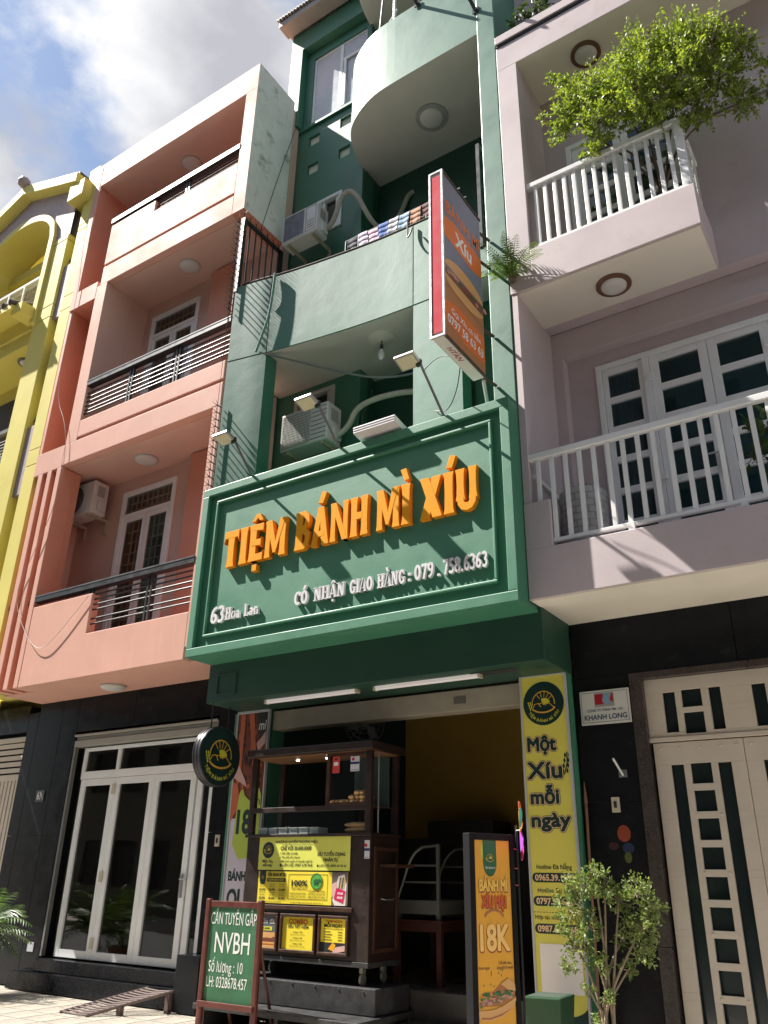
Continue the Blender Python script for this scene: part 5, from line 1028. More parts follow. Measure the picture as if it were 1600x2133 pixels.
# platform and bench step
pf = thing('cart_platform', (-6.0, 7.6, 0), 'black sheet metal platform with a low step under the food cart', 'platform')
MB().box(-7.12, -5.06, 7.57, 8.2, .275, .505).build('upper_box', BLK, pf, bevel=.006); MB().box(-7.12, -5.0, 7.19, 8.2, .215, .268).build('step_board', BLK, pf, bevel=.006)
for x in (-7.05, -6.05, -5.1): MB().box(x, x+.05, 7.25, 8.15, .002, .214).build('leg', BLK, pf)
rv = MB().lathe([(.012, 0), (.008, .008)], (-6.7, 7.57, .47), (0, -1, 0), 10).build('rivet', BLK, pf)
for i in range(1, 6): copy_mesh(rv, pf, (i*.3, 0, -.004*i % .02))
# cart
CT = thing('food_cart', (-6.06, 7.9, .51), 'dark wooden sandwich cart with glass display and yellow menus', 'food cart')
cx0, cx1, cy0, cy1 = -6.93, -5.2, 7.62, 8.2
b = MB(); b.box(cx0, cx1, cy0+.015, cy1, .72, 1.9); b.build('cabinet', WOOD, CT, bevel=.006)
b = MB(); b.box(cx0-.01, cx1+.01, cy0, cy1+.01, .67, .72); b.build('base_rail', BLK, CT, bevel=.004)
b = MB(); b.box(cx0-.02, cx1+.02, cy0-.015, cy1+.01, 1.9, 1.935); b.build('counter', WOOD, CT, bevel=.006)
for x in (cx0, cx1-.07):
    for y in (cy0, cy1-.06): MB().box(x, x+.07, y, y+.06, 1.935, 2.79).build('post', WOOD, CT, bevel=.005)
MB().box(cx0-.05, cx1+.05, cy0-.06, cy1+.06, 2.79, 2.88).build('roof', WOOD, CT, bevel=.012); MB().box(cx0+.0, cx1-.0, cy0, cy1, 2.778, 2.788).build('roof_lining', mat('cart_ply', (.22, .11, .05, 1), .5, var=.2, scale=8), CT)
MB().box(cx0+.07, cx1-.07, cy0, cy0+.06, 2.165, 2.22).build('shelf_rail', WOOD, CT, bevel=.005)
MB().box(cx0+.07, cx1-.07, cy0+.02, cy0+.025, 1.945, 2.165).build('glass_screen', glass('clear_glass', (.93, .95, .95, 1), .2), CT)
dbx = -5.81
b = MB(); b.box(dbx, dbx+.045, cy0, cy0+.045, 2.22, 2.775); b.box(dbx+.045, cx1-.07, cy0, cy0+.045, 2.22, 2.25); b.box(dbx+.045, cx1-.07, cy0, cy0+.045, 2.745, 2.775); b.box(dbx, cx1-.07, cy0+.045, cy1-.06, 2.205, 2.218); b.build('bread_box', WOOD2, CT)
MB().box(dbx+.045, cx1-.07, cy0+.02, cy0+.025, 2.25, 2.745).build('glass_screen', glass('clear_glass', (.93, .95, .95, 1), .2), CT)
MB().box(dbx+.05, cx1-.08, cy1-.1, cy1-.09, 2.22, 2.77).build('back_panel', ROOM_G, CT)
for x in (-6.42, -5.98):
    MB().lathe([(.035, 0), (.028, -.012)], (x, 7.85, 2.777), n=16).build('spot_rim', STEEL, CT); MB().lathe([(.02, 0), (.016, -.004)], (x, 7.85, 2.764), n=12).build('spot_lens', emit('lit_spot', (1, .93, .8, 1), 14), CT)
# right side of the cart: panelled with rail
flat_frame_side = lambda y0, y1, z0, z1, t: MB().box(cx1+.0005, cx1+.014, y0, y1, z0, z0+t).box(cx1+.0005, cx1+.014, y0, y1, z1-t, z1).box(cx1+.0005, cx1+.014, y0, y0+t, z0+t, z1-t).box(cx1+.0005, cx1+.014, y1-t, y1, z0+t, z1-t)
flat_frame_side(cy0+.08, cy1-.03, .8, 1.8, .04).build('side_panel', WOOD2, CT, bevel=.004)
for z in (1.30, 1.62): MB().tube([(cx1+.02, cy0+.2, z), (cx1+.045, cy0+.25, z-.01), (cx1+.045, cy0+.4, z-.01), (cx1+.02, cy0+.45, z)], .006, 6).build('drawer_pull', STEEL, CT)
MB().tube([(cx1-.01, cy0+.17, 1.94), (cx1-.01, cy0+.17, 2.78)], .008, 6).build('steel_rod', STEEL, CT)
MB().box(cx1+.001, cx1+.2, cy0+.2, cy1, 1.60, 1.63).build('side_shelf', WOOD2, CT)
for x in (cx0+.1, cx1-.12):
    for y in (cy0+.1, cy1-.1):
        w_ = MB(); w_.lathe([(.05, -.014), (.058, -.008), (.058, .008), (.05, .014)], (x, y, .563), (1, 0, 0), 18); w_.box(x-.02, x+.02, y-.03, y+.03, .615, .67); w_.build('caster', mat('grey_caster', (.25, .24, .2, 1), .4, metal=.4, var=.2), CT)
# raised menu frames
def cart_frame(x0, x1, z0, z1, t=.03, d=.02): return flat_frame(MB(), x0, x1, z0, z1, cy0-d, cy0+.014, t).build('menu_frame', WOOD2, CT, bevel=.006)
for a in ((-6.86, -6.375, .76, 1.13), (-6.345, -5.86, .76, 1.13), (-5.825, -5.44, .76, 1.13)): cart_frame(*a)
MB().box(-6.9, -5.4, cy0-.012, cy0+.014, 1.165, 1.21).build('cross_rail', WOOD2, CT, bevel=.005)
YM = flatmat('menu_yellow', 236, 214, 60); YM2 = flatmat('menu_lime', 214, 216, 96); BK = flatmat('menu_black', 38, 40, 34); RDM = flatmat('menu_rust', 190, 96, 30)
def board(x0, x1, z0, z1, y, m, label, grp=None):
    t = thing('menu_board', ((x0+x1)/2, y, z0), label, 'menu board', grp or 'printed menus on the cart'); MB().box(x0, x1, y-.006, y, z0, z1).build('panel', m, t)
    return t, Print((x0, y-.006, z0), (1, 0, 0), (0, 0, 1), (0, -1, 0)), x1-x0, z1-z0
t, pr, w_, h_ = board(-6.73, -5.45, 1.56, 1.90, cy0+.008, YM2, 'wide pale yellow franchise notice at the top of the cart front')
logo(pr, .14, .205, .085, txt=False); pr.text('Một Xíu', .14, .075, .03, BK, 2, w=.15, off=.02, align='c'); pr.text('mỗi ngày', .14, .035, .03, BK, 2, w=.14, off=.02, align='c')
pr.text('NHƯỢNG QUYỀN THƯƠNG HIỆU', .54, .275, .026, BK, 2, w=.60, off=.02, align='c'); pr.rect(.34, .78, .258, .262, BK, 2); pr.text('CHỈ VỚI 30.000.000Đ', .54, .205, .038, BK, 2, w=.44, off=.03, align='c')
for i, s_ in enumerate(('• Vốn đầu tư thấp', '• Thu hồi vốn nhanh', '• Mô hình quản lý chuyên nghiệp')): pr.text(s_, .32, .16-i*.04, .022, BK, 2, w=(.25, .28, .46)[i], off=.012, shear=.2)
pr.circle(.335, .05, .016, BK, 2, 14); pr.text('LIÊN HỆ: 0987 678 968', .36, .037, .028, BK, 2, w=.42, off=.012)
pr.text('XÍU TUYỂN DỤNG', 1.03, .145, .034, BK, 2, w=.38, off=.03, align='c'); pr.text('NHÂN SỰ', 1.03, .09, .034, BK, 2, w=.2, off=.03, align='c'); pr.circle(.855, .047, .012, BK, 2, 12); pr.text('LIÊN HỆ: 0898 62 42 26', .88, .037, .022, BK, 2, w=.36, off=.01); pr.build('printing', t)
t, pr, w_, h_ = board(-6.71, -5.47, 1.225, 1.545, cy0+.008, YM, 'yellow price list with green pig stamp in the middle of the cart front')
pr.fill([(.02, .32), (.11, .32), (.11, .23)]+arc(.065, .23, .045, 0, -180, 8)+[(.02, .23)], NAVY, 1); logo(pr, .065, .255, .04, None, 2, False)
pr.text('TIỆM BÁNH MÌ XÍU', .13, .27, .035, BK, 2, w=.27, off=.04); pr.rect(.13, .40, .215, .252, NAVY, 2); pr.text('NGON NHỨC NÁCH', .265, .225, .018, YM, 3, w=.22, off=.02, align='c')
for i in range(3):
    for j in range(2):
        x, z = .07+i*.14, .125-j*.085; pr.text(('BÁNH MÌ', 'XÍU MẠI', 'THỊT NƯỚNG')[i], x, z+.06, .012, BK, 2, w=.085, align='c'); pr.text('ĐẶC BIỆT', x, z+.036, .012, BK, 2, w=.075, align='c'); pr.text('25.000', x, z, .022, BK, 2, w=.09, off=.03, align='c')
pr.text('TIEMBANHMIXIU', .2, .008, .012, BK, 2, w=.3, align='c'); pr.text('TIEMBANHMIXIU', .7, .008, .012, BK, 2, w=.45, align='c')
for a in ((.44, .98, .045, .05), (.44, .98, .29, .295), (.44, .445, .05, .29), (.975, .98, .05, .29)): pr.rect(*a, BK, 2)
pr.text('100%', .485, .178, .055, BK, 3, w=.22, off=.03); pr.text('THỊT HEO SẠCH', .485, .14, .022, BK, 3, w=.22, off=.012)
for i, s_ in enumerate(('KHÔNG KHÁNG SINH', 'KHÔNG CHẤT TẠO NẠC')): pr.text(s_, .47, .095-i*.03, .016, BK, 3, w=.22, off=.01)
for i, s_ in enumerate(('CHẾ BIẾN THỦ CÔNG', 'GỬI TRỌN VẸN GIÁ TRỊ', 'DINH DƯỠNG TỪ LÀNH')): pr.text(s_, .72, .12-i*.029, .016, BK, 3, w=.23, off=.01)
gs = flatmat('stamp_green', 84, 160, 70); gs2 = flatmat('stamp_dark', 40, 96, 44); pr.circle(.83, .225, .082, gs, 4); pr.line(arc(.83, .225, .075, 0, 360, 40), .006, gs2, 5); pr.circle(.83, .225, .04, gs2, 5, 18, ry=.025)
for dx in (-.025, -.01, .012, .026): pr.rect(.83+dx-.005, .83+dx+.005, .185, .21, gs2, 5)
pr.circle(.872, .235, .018, gs2, 6, 12)
pr.rect(1.035, w_, 0, h_, flatmat('photo_dusk', 110, 96, 92), 2); pr.fill([(1.05, .05), (1.12, .28), (1.2, .30), (1.23, .2), (1.22, .0), (1.08, .0)], flatmat('photo_white', 215, 205, 200), 3); pr.fill([(1.03, .2), (1.1, .23), (1.12, .1), (1.04, .08)], cpk, 4); pr.fill([(1.07, .06), (1.1, .17), (1.22, .14), (1.19, .02)], flatmat('magenta_tag', 190, 24, 84), 5); pr.text('mo', 1.12, .105, .03, cwht, 6, w=.07, off=.02); pr.text('mo', 1.115, .065, .03, cwht, 6, w=.07, off=.02)
for i in range(4): pr.line([(1.13+i*.02, .16), (1.15+i*.02, .27)], .012, (cgrn, cbread, cgrn, cbread)[i], 5)
pr.build('printing', t)
t, pr, w_, h_ = board(-6.83, -6.405, .79, 1.10, cy0+.008, flatmat('dusk_blue', 92, 98, 112), 'small dark menu card with sandwich picture beside the chalkboard')
pr.text('Xíu đá', .3, .235, .045, cwht, 2, w=.2, off=.02, align='c'); pr.rect(.2, .37, .165, .205, LIME, 2); pr.text('25.000K', .285, .178, .018, BK, 3, w=.12, off=.02, align='c'); pr.rect(0, w_, 0, .15, cbread, 2); pr.rect(0, w_, .03, .04, RDM, 3); pr.rect(0, w_, .06, .095, cmeat, 3)
for i in range(8): pr.circle(.05+i*.05, .09+random.uniform(-.012, .012), .022, random.choice((cgrn, cmeat, cbread2)), 4, 8, ry=.012)
pr.build('printing', t)
t, pr, w_, h_ = board(-6.315, -5.89, .79, 1.10, cy0+.008, YM, 'yellow combo menu card in the middle lower frame of the cart')
pr.text('COMBO', w_/2, .245, .045, RDM, 2, w=.26, off=.04, align='c'); pr.text('SIÊU TIẾT KIỆM', w_/2, .205, .025, BK, 2, w=.28, off=.03, align='c')
for i in range(3): pr.text('Combo %d: 35K' % (i+1), w_/2, .16-i*.055, .014, BK, 2, w=.13, off=.015, align='c'); pr.text('Bánh mì xíu mại + nước sâm', w_/2, .138-i*.055, .011, BK, 2, w=.2, align='c')
pr.build('printing', t)
t, pr, w_, h_ = board(-5.795, -5.47, .79, 1.10, cy0+.008, YM, 'yellow menu card with a photo strip at the right end of the cart')
pr.text('THƠM NGON', w_/2, .275, .022, RDM, 2, w=.22, off=.03, align='c'); pr.text('MỖI NGÀY', w_/2, .23, .03, BK, 2, w=.24, off=.03, align='c'); pr.rect(.04, .29, .212, .217, BK, 2)
for i in range(4): pr.rect(.04, .13+.02*(i % 2), .185-i*.025, .192-i*.025, BK, 2); pr.rect(.22, .28, .185-i*.025, .192-i*.025, BK, 2)
pr.rect(0, w_, 0, .09, flatmat('photo_black', 40, 42, 46), 2); pr.fill([(.1, .03), (.16, .09), (.2, .07), (.17, .01)], flatmat('glove_yellow', 220, 160, 30), 3); pr.fill([(.16, .0), (.2, .05), (w_, .07), (w_, .02), (.22, 0)], cpk, 4); pr.build('printing', t)
# stickers on glass and post
for x0, x1, z0, z1, y, lb, c_ in ((-5.74, -5.64, 2.56, 2.74, cy0+.018, 'red delivery sticker on the glass bread box', (205, 66, 60)), (-5.49, -5.37, 2.57, 2.73, cy0+.018, 'white and blue payment sticker on the glass bread box', (205, 205, 210)), (-5.27, -5.205, 1.68, 1.86, cy0+.012, 'white and blue payment sticker on the cart corner post', (205, 205, 210))):
    t = thing('sticker', ((x0+x1)/2, y, z0), lb, 'sticker', 'stickers on the cart'); MB().box(x0, x1, y-.002, y, z0, z1).build('label_sheet', flatmat('sticker_%d' % c_[1], *c_), t); pr = Print((x0, y-.002, z0), (1, 0, 0), (0, 0, 1), (0, -1, 0)); w_ = x1-x0
    if c_[1] < 100: pr.rect(.02, w_-.02, .08, .12, cwht, 2); pr.rect(.03, w_-.03, .145, .16, BK, 2)
    else: pr.rect(0, w_, .075, .1, flatmat('sticker_blue', 40, 50, 110), 2); pr.circle(w_*.3, .13, .018, flatmat('sticker_red', 190, 30, 40), 2, 12); pr.rect(.01, w_-.01, .01, .015, flatmat('sticker_blue', 40, 50, 110), 2)
    pr.build('printing', t)
# food trays and bread
m_tray = mat('steel_tray', (.62, .67, .65, 1), .35, metal=.2, var=.1)
tr0 = None
for i in range(6):
    x = -6.80+i*.15; lb = ('leftmost', 'second', 'third', 'fourth', 'fifth', 'rightmost')[i]+' steel food tray in the row on the cart counter'
    t = thing('food_tray', (x, 7.75, 1.936), lb, 'tray', 'steel food trays on the cart')
    q = MB(); q.box(x, x+.125, 7.67, 7.674, 1.937, 2.0); q.box(x, x+.125, 7.84, 7.844, 1.937, 2.0); q.box(x, x+.004, 7.674, 7.84, 1.937, 2.0); q.box(x+.121, x+.125, 7.674, 7.84, 1.937, 2.0); q.build('wall', m_tray, t); MB().box(x-.006, x+.131, 7.658, 7.67, 1.996, 2.004).build('rim', m_tray, t)
    MB().lathe([(.05, 0), (.04, .02), (.01, .03)], (x+.06, 7.755, 1.965+(.03 if i == 2 else 0)), n=12).build('filling', mat('filling_%d' % (i % 3), [(.16, .2, .06, 1), (.25, .12, .06, 1), (.3, .25, .12, 1)][i % 3], .7, var=.4, scale=60), t)
CR = mat('crust', (.60, .36, .15, 1), .55, var=.3, scale=14, bump=.1); 
def bread(p, L_, r, ang, label, grp, sq=.75):
    b = MB(); n = 10; dx, dy = math.cos(ang), math.sin(ang); pts = [(p[0]+dx*L_*(i/n-.5), p[1]+dy*L_*(i/n-.5), p[2]) for i in range(n+1)]; i0 = len(b.v)
    for k_, q in enumerate(pts):
        t_ = 2*k_/n-1; rr = r*max(.12, (1-abs(t_)**3.2))**.5*(1+.05*math.sin(k_*2.3))
        for j in range(10): an = 2*math.pi*j/10; b.v.append((q[0]-dy*rr*math.cos(an), q[1]+dx*rr*math.cos(an), q[2]+rr*sq*math.sin(an)))
    for k_ in range(n):
        for j in range(10): l = (j+1) % 10; b.f.append((i0+k_*10+j, i0+k_*10+l, i0+(k_+1)*10+l, i0+(k_+1)*10+j)); b.m.append(0)
    b.f.append(tuple(i0+j for j in reversed(range(10)))); b.m.append(0); b.f.append(tuple(i0+n*10+j for j in range(10))); b.m.append(0)
    tag(b.build('bread_loaf', CR, smooth=True), label, 'bread', grp)
bread((-5.42, 7.70, 1.965), .32, .04, 0, 'lower long baguette on the cart counter', 'baguettes on the counter'); bread((-5.42, 7.71, 2.02), .33, .038, .04, 'upper long baguette on the cart counter', 'baguettes on the counter')
k_ = 0
for row, n, z in ((0, 7, 2.255), (1, 3, 2.30), (2, 2, 2.345)):
    for i in range(n):
        x = -5.73+i*.068 if row == 0 else (-5.46+i*.07 if row == 1 else -5.40+i*.07)
        bread((x, 7.72+.01*(i % 2), z), .2, .042, 1.4+random.uniform(-.15, .15), 'small bread roll piled in the glass box of the cart', 'bread rolls piled in the glass box')
# chalkboard easel
CB = thing('chalkboard', (-6.46, 7.0, 0), 'green chalkboard easel with white handwriting in a red brown frame', 'chalkboard')
x0, x1, yb = -6.86, -6.07, 7.0
fm = MB()
for x in (x0, x1-.065): MB().box(x, x+.065, yb-.02, yb+.03, .0, 1.27).build('post', REDW, CB, bevel=.012)
MB().box(x0+.065, x1-.065, yb-.012, yb+.022, 1.19, 1.25).build('top_rail', REDW, CB, bevel=.006); MB().box(x0+.02, x1-.02, yb-.045, yb-.021, .28, .335).build('chalk_ledge', REDW, CB, bevel=.006); MB().box(x0+.065, x1-.065, yb-.012, yb+.022, .29, .33).build('bottom_rail', REDW, CB)
MB().box(x0+.065, x1-.065, yb, yb+.012, .33, 1.19).build('writing_panel', mat('chalk_green', (.028, .125, .055, 1), .55, var=.3, scale=3, stain=.45, stain_col=(.13, .27, .17, 1)), CB)
for x in (x0+.09, x1-.13): MB().tube([(x, yb+.03, 1.15), (x, yb+.45, .0)], .018, 6).build('rear_leg', REDW, CB)
CHK = mat('chalk', (.70, .72, .68, 1), .9, var=.25, scale=60); pr = Print((x0+.065, yb, .33), (1, 0, 0), (0, 0, 1), (0, -1, 0))
pr.text('CẦN TUYỂN GẤP', .02, .70, .11, CHK, 2, w=.63, off=.0); pr.text('NVBH', .10, .44, .19, CHK, 2, w=.48, off=.005); pr.text('Số lượng : 10', .04, .265, .10, CHK, 2, w=.47); pr.text('LH: 0328678.457', .03, .13, .095, CHK, 2, w=.55); pr.build('handwriting', CB)
# standee light box facing the camera
th = Vector((.46, .888, 0)); nn = Vector((.888, -.46, 0)); so3 = Vector((-3.17, 6.0, 0)); SW = .43
ST = thing('standee', (-3.07, 6.2, 0), 'tall yellow standee with a sandwich picture and price in a black frame', 'standee')
def sbox(name, a0, a1, z0, z1, d0, d1, m, bevel=0):
    return MB().obox(so3+th*((a0+a1)/2)+nn*((d0+d1)/2)+Vector((0, 0, (z0+z1)/2)), th*((a1-a0)/2), nn*((d1-d0)/2), Vector((0, 0, (z1-z0)/2))).build(name, m, ST, bevel=bevel)
SB = mat('black_frame_metal', (.008, .008, .009, 1), .6, var=.2, spec=.15)
sbox('frame_side', 0, .05, .05, 1.83, -.08, .012, SB, .006); sbox('frame_side', SW-.045, SW, .05, 1.83, -.08, .012, SB, .006); sbox('frame_top', .05, SW-.045, 1.78, 1.83, -.08, .012, SB, .006); sbox('frame_bottom', .05, SW-.045, .05, .1, -.08, .012, SB)
sbox('foot', -.02, .08, 0, .05, -.22, .16, SB, .006); sbox('foot', SW-.08, SW+.02, 0, .05, -.22, .16, SB, .006)
sbox('printed_sheet', .05, SW-.045, .1, 1.78, -.06, .0, flatmat('standee_gold', 226, 160, 34), 0)
pr = Print(so3+th*.05, th, (0, 0, 1), nn); w_ = SW-.095
pr.fill([(.24*w_, 1.779), (.62*w_, 1.779), (.62*w_, 1.63)]+arc(.43*w_, 1.62, .19*w_, 0, -180, 12, .1)+[(.24*w_, 1.63)], flatmat('standee_green', 26, 92, 50), 2); pr.circle(.28*w_, 1.70, .09*w_, flatmat('standee_lime', 206, 214, 70), 1, 16, ry=.07); logo(pr, .43*w_, 1.65, .055, None, 3, False)
pr.text('TIỆM BÁNH MÌ', .43*w_, 1.575, .014, cwht, 3, w=.1, align='c')
for s_, z, h__, ww, cc in (('BÁNH MÌ', 1.42, .08, .84, flatmat('cream_text', 236, 190, 84)), ('XÍU MẠI', 1.31, .08, .72, flatmat('rust_text', 206, 84, 30)), ('18K', 1.02, .17, .86, flatmat('bright_text', 246, 196, 110))):
    pr.bold(s_, .5*w_+.003, z-.006, h__, flatmat('text_shadow', 150, 70, 22), 2, w=ww*w_*.92, r=.004+h__*.045); pr.bold(s_, .5*w_, z, h__, cc, 4, w=ww*w_*.92, r=.001+h__*.035)
pr.line(arc(.5*w_, 1.2, .3*w_, 30, 150, 12, .09), .018, cbread2, 2)
pr.text('thơm ngon', .18*w_, .895, .022, BK, 2, w=.3*w_, align='c'); pr.text('Chế biến theo', .75*w_, .925, .022, BK, 2, w=.36*w_, align='c'); pr.text('công thức bí truyền', .75*w_, .895, .022, BK, 2, w=.46*w_, align='c')
pr.fill([(.03, .66), (.10, .73), (.2, .80), (.29, .82), (w_, .79), (w_, .72), (.2, .66)], cbread2, 2); pr.fill([(.2, .80), (.27, .835), (w_-.005, .80), (w_, .75), (.26, .765)], cbread, 6)
hb = flatmat('herb', 70, 130, 60); bf = flatmat('beef', 150, 96, 80); bf2 = flatmat('beef_light', 190, 140, 120); ca = flatmat('carrot', 214, 120, 50)
for i in range(120):
    f_ = random.random(); x = .02+f_*(w_-.05); z = .665+f_*.055+random.uniform(-.01, .075*(1-f_*.5)); up_ = z > .70+f_*.04
    pr.fill([(x+random.uniform(.006, .018)*math.cos(k_*1.047)*1.2, z+random.uniform(.005, .014)*math.sin(k_*1.047)) for k_ in range(6)], random.choice((cgrn, hb, hb, cgrn, ca)) if up_ else random.choice((bf, bf2, cpink, bf, hb)), 3+(i % 25)*.1)
pr.fill([(.0, .655)]+[(w_*t_/12, .64+.075*(t_/12)**2-.012*math.sin(t_/12*3.14)) for t_ in range(0, 13)]+[(w_, .69), (w_*.85, .63), (w_*.6, .59), (w_*.3, .572), (.02, .575), (0, .60)], cbread, 6); pr.fill([(.02, .585), (w_*.3, .58), (w_*.6, .6), (w_*.85, .64), (w_*.6, .612), (w_*.3, .592), (.02, .597)], cbread2, 7)
for i in range(14): pr.circle(random.uniform(.02, w_-.02), random.uniform(.45, .9), .004, cgrn, 2, 6, ry=.008)
pr.build('printing', ST)
# pinwheel on a pole tied to the standee
PW = thing('pinwheel', so3+th*(SW+.035)+Vector((0, 0, .1)), 'rainbow pinwheel on a thin pole tied to the yellow standee', 'pinwheel')
pc = so3+th*(SW+.035); hub = Vector((pc.x, pc.y, 1.86))+nn*.06
MB().tube([pc+Vector((0, 0, .1)), pc+Vector((0, 0, 1.9))], .009, 6).build('pole', IRON, PW); MB().tube([pc+Vector((0, 0, 1.86)), hub], .008, 6).build('axle', STEEL, PW)
axn = Vector((.906, .423, 0)).normalized(); e1 = Vector((0, 0, 1)); e2 = axn.cross(e1).normalized()
for i, c_ in enumerate(((236, 110, 60), (240, 190, 50), (120, 190, 70), (60, 120, 200), (210, 60, 130), (150, 70, 170), (240, 120, 60), (90, 190, 180))):
    a = math.pi/2+i*math.pi/4; d = e1*math.sin(a)+e2*math.cos(a); s_ = e1*math.cos(a)-e2*math.sin(a); b = MB(); n = 8; prev = None
    for k_ in range(n+1):
        f_ = k_/n; wd = .05*math.sin(math.pi*min(1, f_*.93+.05)); q = hub+d*(.02+.2*f_); l_, r_ = q+s_*wd+axn*.016*math.sin(f_*3), q-s_*wd*.6-axn*.01
        if prev: b.face([prev[0], prev[1], r_, l_])
        prev = (l_, r_)
    o = b.build('blade', flatmat('pinwheel_%d' % i, *c_, rough=.4), PW); so4 = o.modifiers.new('t', 'SOLIDIFY'); so4.thickness = .002
for z in (1.72, 1.58, 1.46): MB().tube([pc+Vector((0, 0, z)), so3+th*(SW-.01)+nn*.014+Vector((0, 0, z+.005))], .005, 5).build('red_tie', mat('red_string', (.4, .05, .06, 1), .7), PW)
# planter
PL = thing('planter', (-3.23, 7.55, 0), 'empty square tapered green planter below the yellow banner', 'planter')
b = MB(); top = [(-3.38, 7.30), (-3.07, 7.38), (-3.10, 7.78), (-3.42, 7.72)]; cx_ = sum(p[0] for p in top)/4; cy_ = sum(p[1] for p in top)/4; bot = [(cx_+(x-cx_)*.72, cy_+(y-cy_)*.72) for x, y in top]
i0 = len(b.v); b.v += [(x, y, 0) for x, y in bot]+[(x, y, .6) for x, y in top]; b.f += [(3, 2, 1, 0), (4, 5, 6, 7)]+[(k_, (k_+1) % 4, 4+(k_+1) % 4, 4+k_) for k_ in range(4)]; b.m += [0]*6
b.build('pot', mat('planter_green', (.022, .075, .034, 1), .6, var=.15, scale=6, bump=.06), PL, bevel=.01)
b = MB(); b.face([(cx_+(x-cx_)*.86, cy_+(y-cy_)*.86, .603) for x, y in top]); b.build('lid', mat('planter_lid', (.05, .075, .055, 1), .6, var=.3), PL)
# ramp
RP = thing('wheel_ramp', (-8.9, 7.45, 0), 'rusty slatted metal ramp leading up to the glass doors', 'ramp')
for x in (-9.17, -8.71): MB().tube([(x, 7.12, .015), (x+.55, 7.93, .235)], .018, 6).build('side_rail', mat('rusty_ramp', (.13, .085, .075, 1), .6, var=.4, scale=12), RP)
for i in range(16):
    f_ = .03+i*.062; p0 = Vector((-9.17, 7.12, .02))+Vector((.55, .81, .22))*f_; MB().tube([p0, p0+Vector((.23, 0, -.012)), p0+Vector((.46, 0, 0))], .011, 6).build('slat', mat('rusty_ramp', (.13, .085, .075, 1)), RP)
for x, y, z in ((-8.5, 7.43, .09), (-8.2, 7.88, .2)): MB().box(x-.03, x+.03, y-.03, y+.03, .004, z).build('leg', mat('rusty_ramp', (.13, .085, .075, 1)), RP)
# display case on table
TB = thing('side_table', (-5.14, 8.9, .455), 'plain red brown wooden table carrying the glass display case', 'table')
tw = mat('table_wood', (.06, .018, .013, 1), .45, var=.25, scale=9)
MB().box(-5.45, -4.85, 8.5, 9.35, .97, 1.06).build('apron', tw, TB, bevel=.004); MB().box(-5.47, -4.83, 8.48, 9.37, 1.06, 1.085).build('table_top', tw, TB, bevel=.004)
for x in (-5.45, -4.91):
    for y in (8.5, 9.29): MB().box(x, x+.06, y, y+.06, .456, .97).build('leg', tw, TB)
DC = thing('display_case', (-5.14, 8.9, 1.086), 'empty curved glass food display case on the red brown table', 'display case')
al = mat('case_aluminium', (.13, .135, .125, 1), .4, metal=.3, var=.15); prof = [(-5.42, 1.28), (-5.36, 1.42), (-5.29, 1.60), (-5.24, 1.70), (-5.18, 1.77), (-5.10, 1.82), (-4.89, 1.84)]
for y in (8.52, 9.3):
    MB().tube([(x, y, z) for x, z in prof], .016, 6).build('curved_frame', al, DC); MB().box(-4.905, -4.87, y-.016, y+.016, 1.28, 1.85).build('upright', al, DC)
    for z, x in ((1.46, -5.35), (1.63, -5.28)): MB().box(x, -4.9, y-.01, y+.01, z-.01, z+.01).build('shelf_bar', al, DC)
MB().box(-5.44, -4.87, 8.5, 9.32, 1.14, 1.28).build('base_box', al, DC, bevel=.005)
for x in (-5.43, -4.92):
    for y in (8.52, 9.25): MB().box(x, x+.045, y, y+.045, 1.087, 1.14).build('foot', al, DC)
b = MB()
for (xa, za), (xb, zb) in zip(prof, prof[1:]): b.face([(xa, 8.54, za), (xb, 8.54, zb), (xb, 9.28, zb), (xa, 9.28, za)])
b.build('curved_glass', glass('case_glass', (.75, .8, .78, 1), .3), DC, smooth=True)
b = MB(); b.face([(-5.42, 8.52, 1.28), (-4.9, 8.52, 1.28), (-4.9, 8.52, 1.84)]+[(x, 8.52, z) for x, z in reversed(prof[1:-1])]); b.build('end_glass', glass('case_glass', (.75, .8, .78, 1)), DC)
for x0, x1 in ((-5.1, -5.08), (-4.6, -4.58)): pass
# wall fan, dark counter and jug inside the shop
FN = thing('wall_fan', (-6.45, 9.3, 3.4), 'dark wall fan in the gloom above the cart', 'fan'); m_fan = mat('fan_grey', (.10, .10, .105, 1), .5); c = Vector((-6.47, 9.3, 3.42)); ax_ = Vector((.5, -.82, -.25)).normalized()
a_ = ax_.cross(Vector((0, 0, 1))).normalized(); b_ = ax_.cross(a_); g_ = MB()
for r_ in (.06, .13, .2, .27): g_.tube([c+a_*r_*math.cos(k_*math.pi/14)+b_*r_*math.sin(k_*math.pi/14)+ax_*(.09-.25*r_*r_) for k_ in range(29)], .006, 4, cap=False)
for k_ in range(16): an = k_*math.pi/8; g_.tube([c+ax_*.09+a_*.05*math.cos(an)+b_*.05*math.sin(an), c+ax_*.07+a_*.27*math.cos(an)+b_*.27*math.sin(an)], .004, 4)
g_.build('guard', m_fan, FN)
for k_ in range(3):
    an = k_*2.094; d = a_*math.cos(an)+b_*math.sin(an); s_ = a_*-math.sin(an)+b_*math.cos(an); bl_ = MB(); bl_.face([c+d*.03, c+d*.1+s_*.09+ax_*.02, c+d*.24+s_*.07+ax_*.02, c+d*.24-s_*.02]); o = bl_.build('blade', m_fan, FN); o.modifiers.new('t', 'SOLIDIFY').thickness = .004
MB().lathe([(.05, -.1), (.06, 0), (.04, .06)], c, tuple(ax_), 14).build('motor', m_fan, FN); MB().tube([c-ax_*.1, c-ax_*.2+Vector((-.1, .1, .1)), (-6.9, 9.6, 4.0)], .03, 8).build('stem', m_fan, FN)
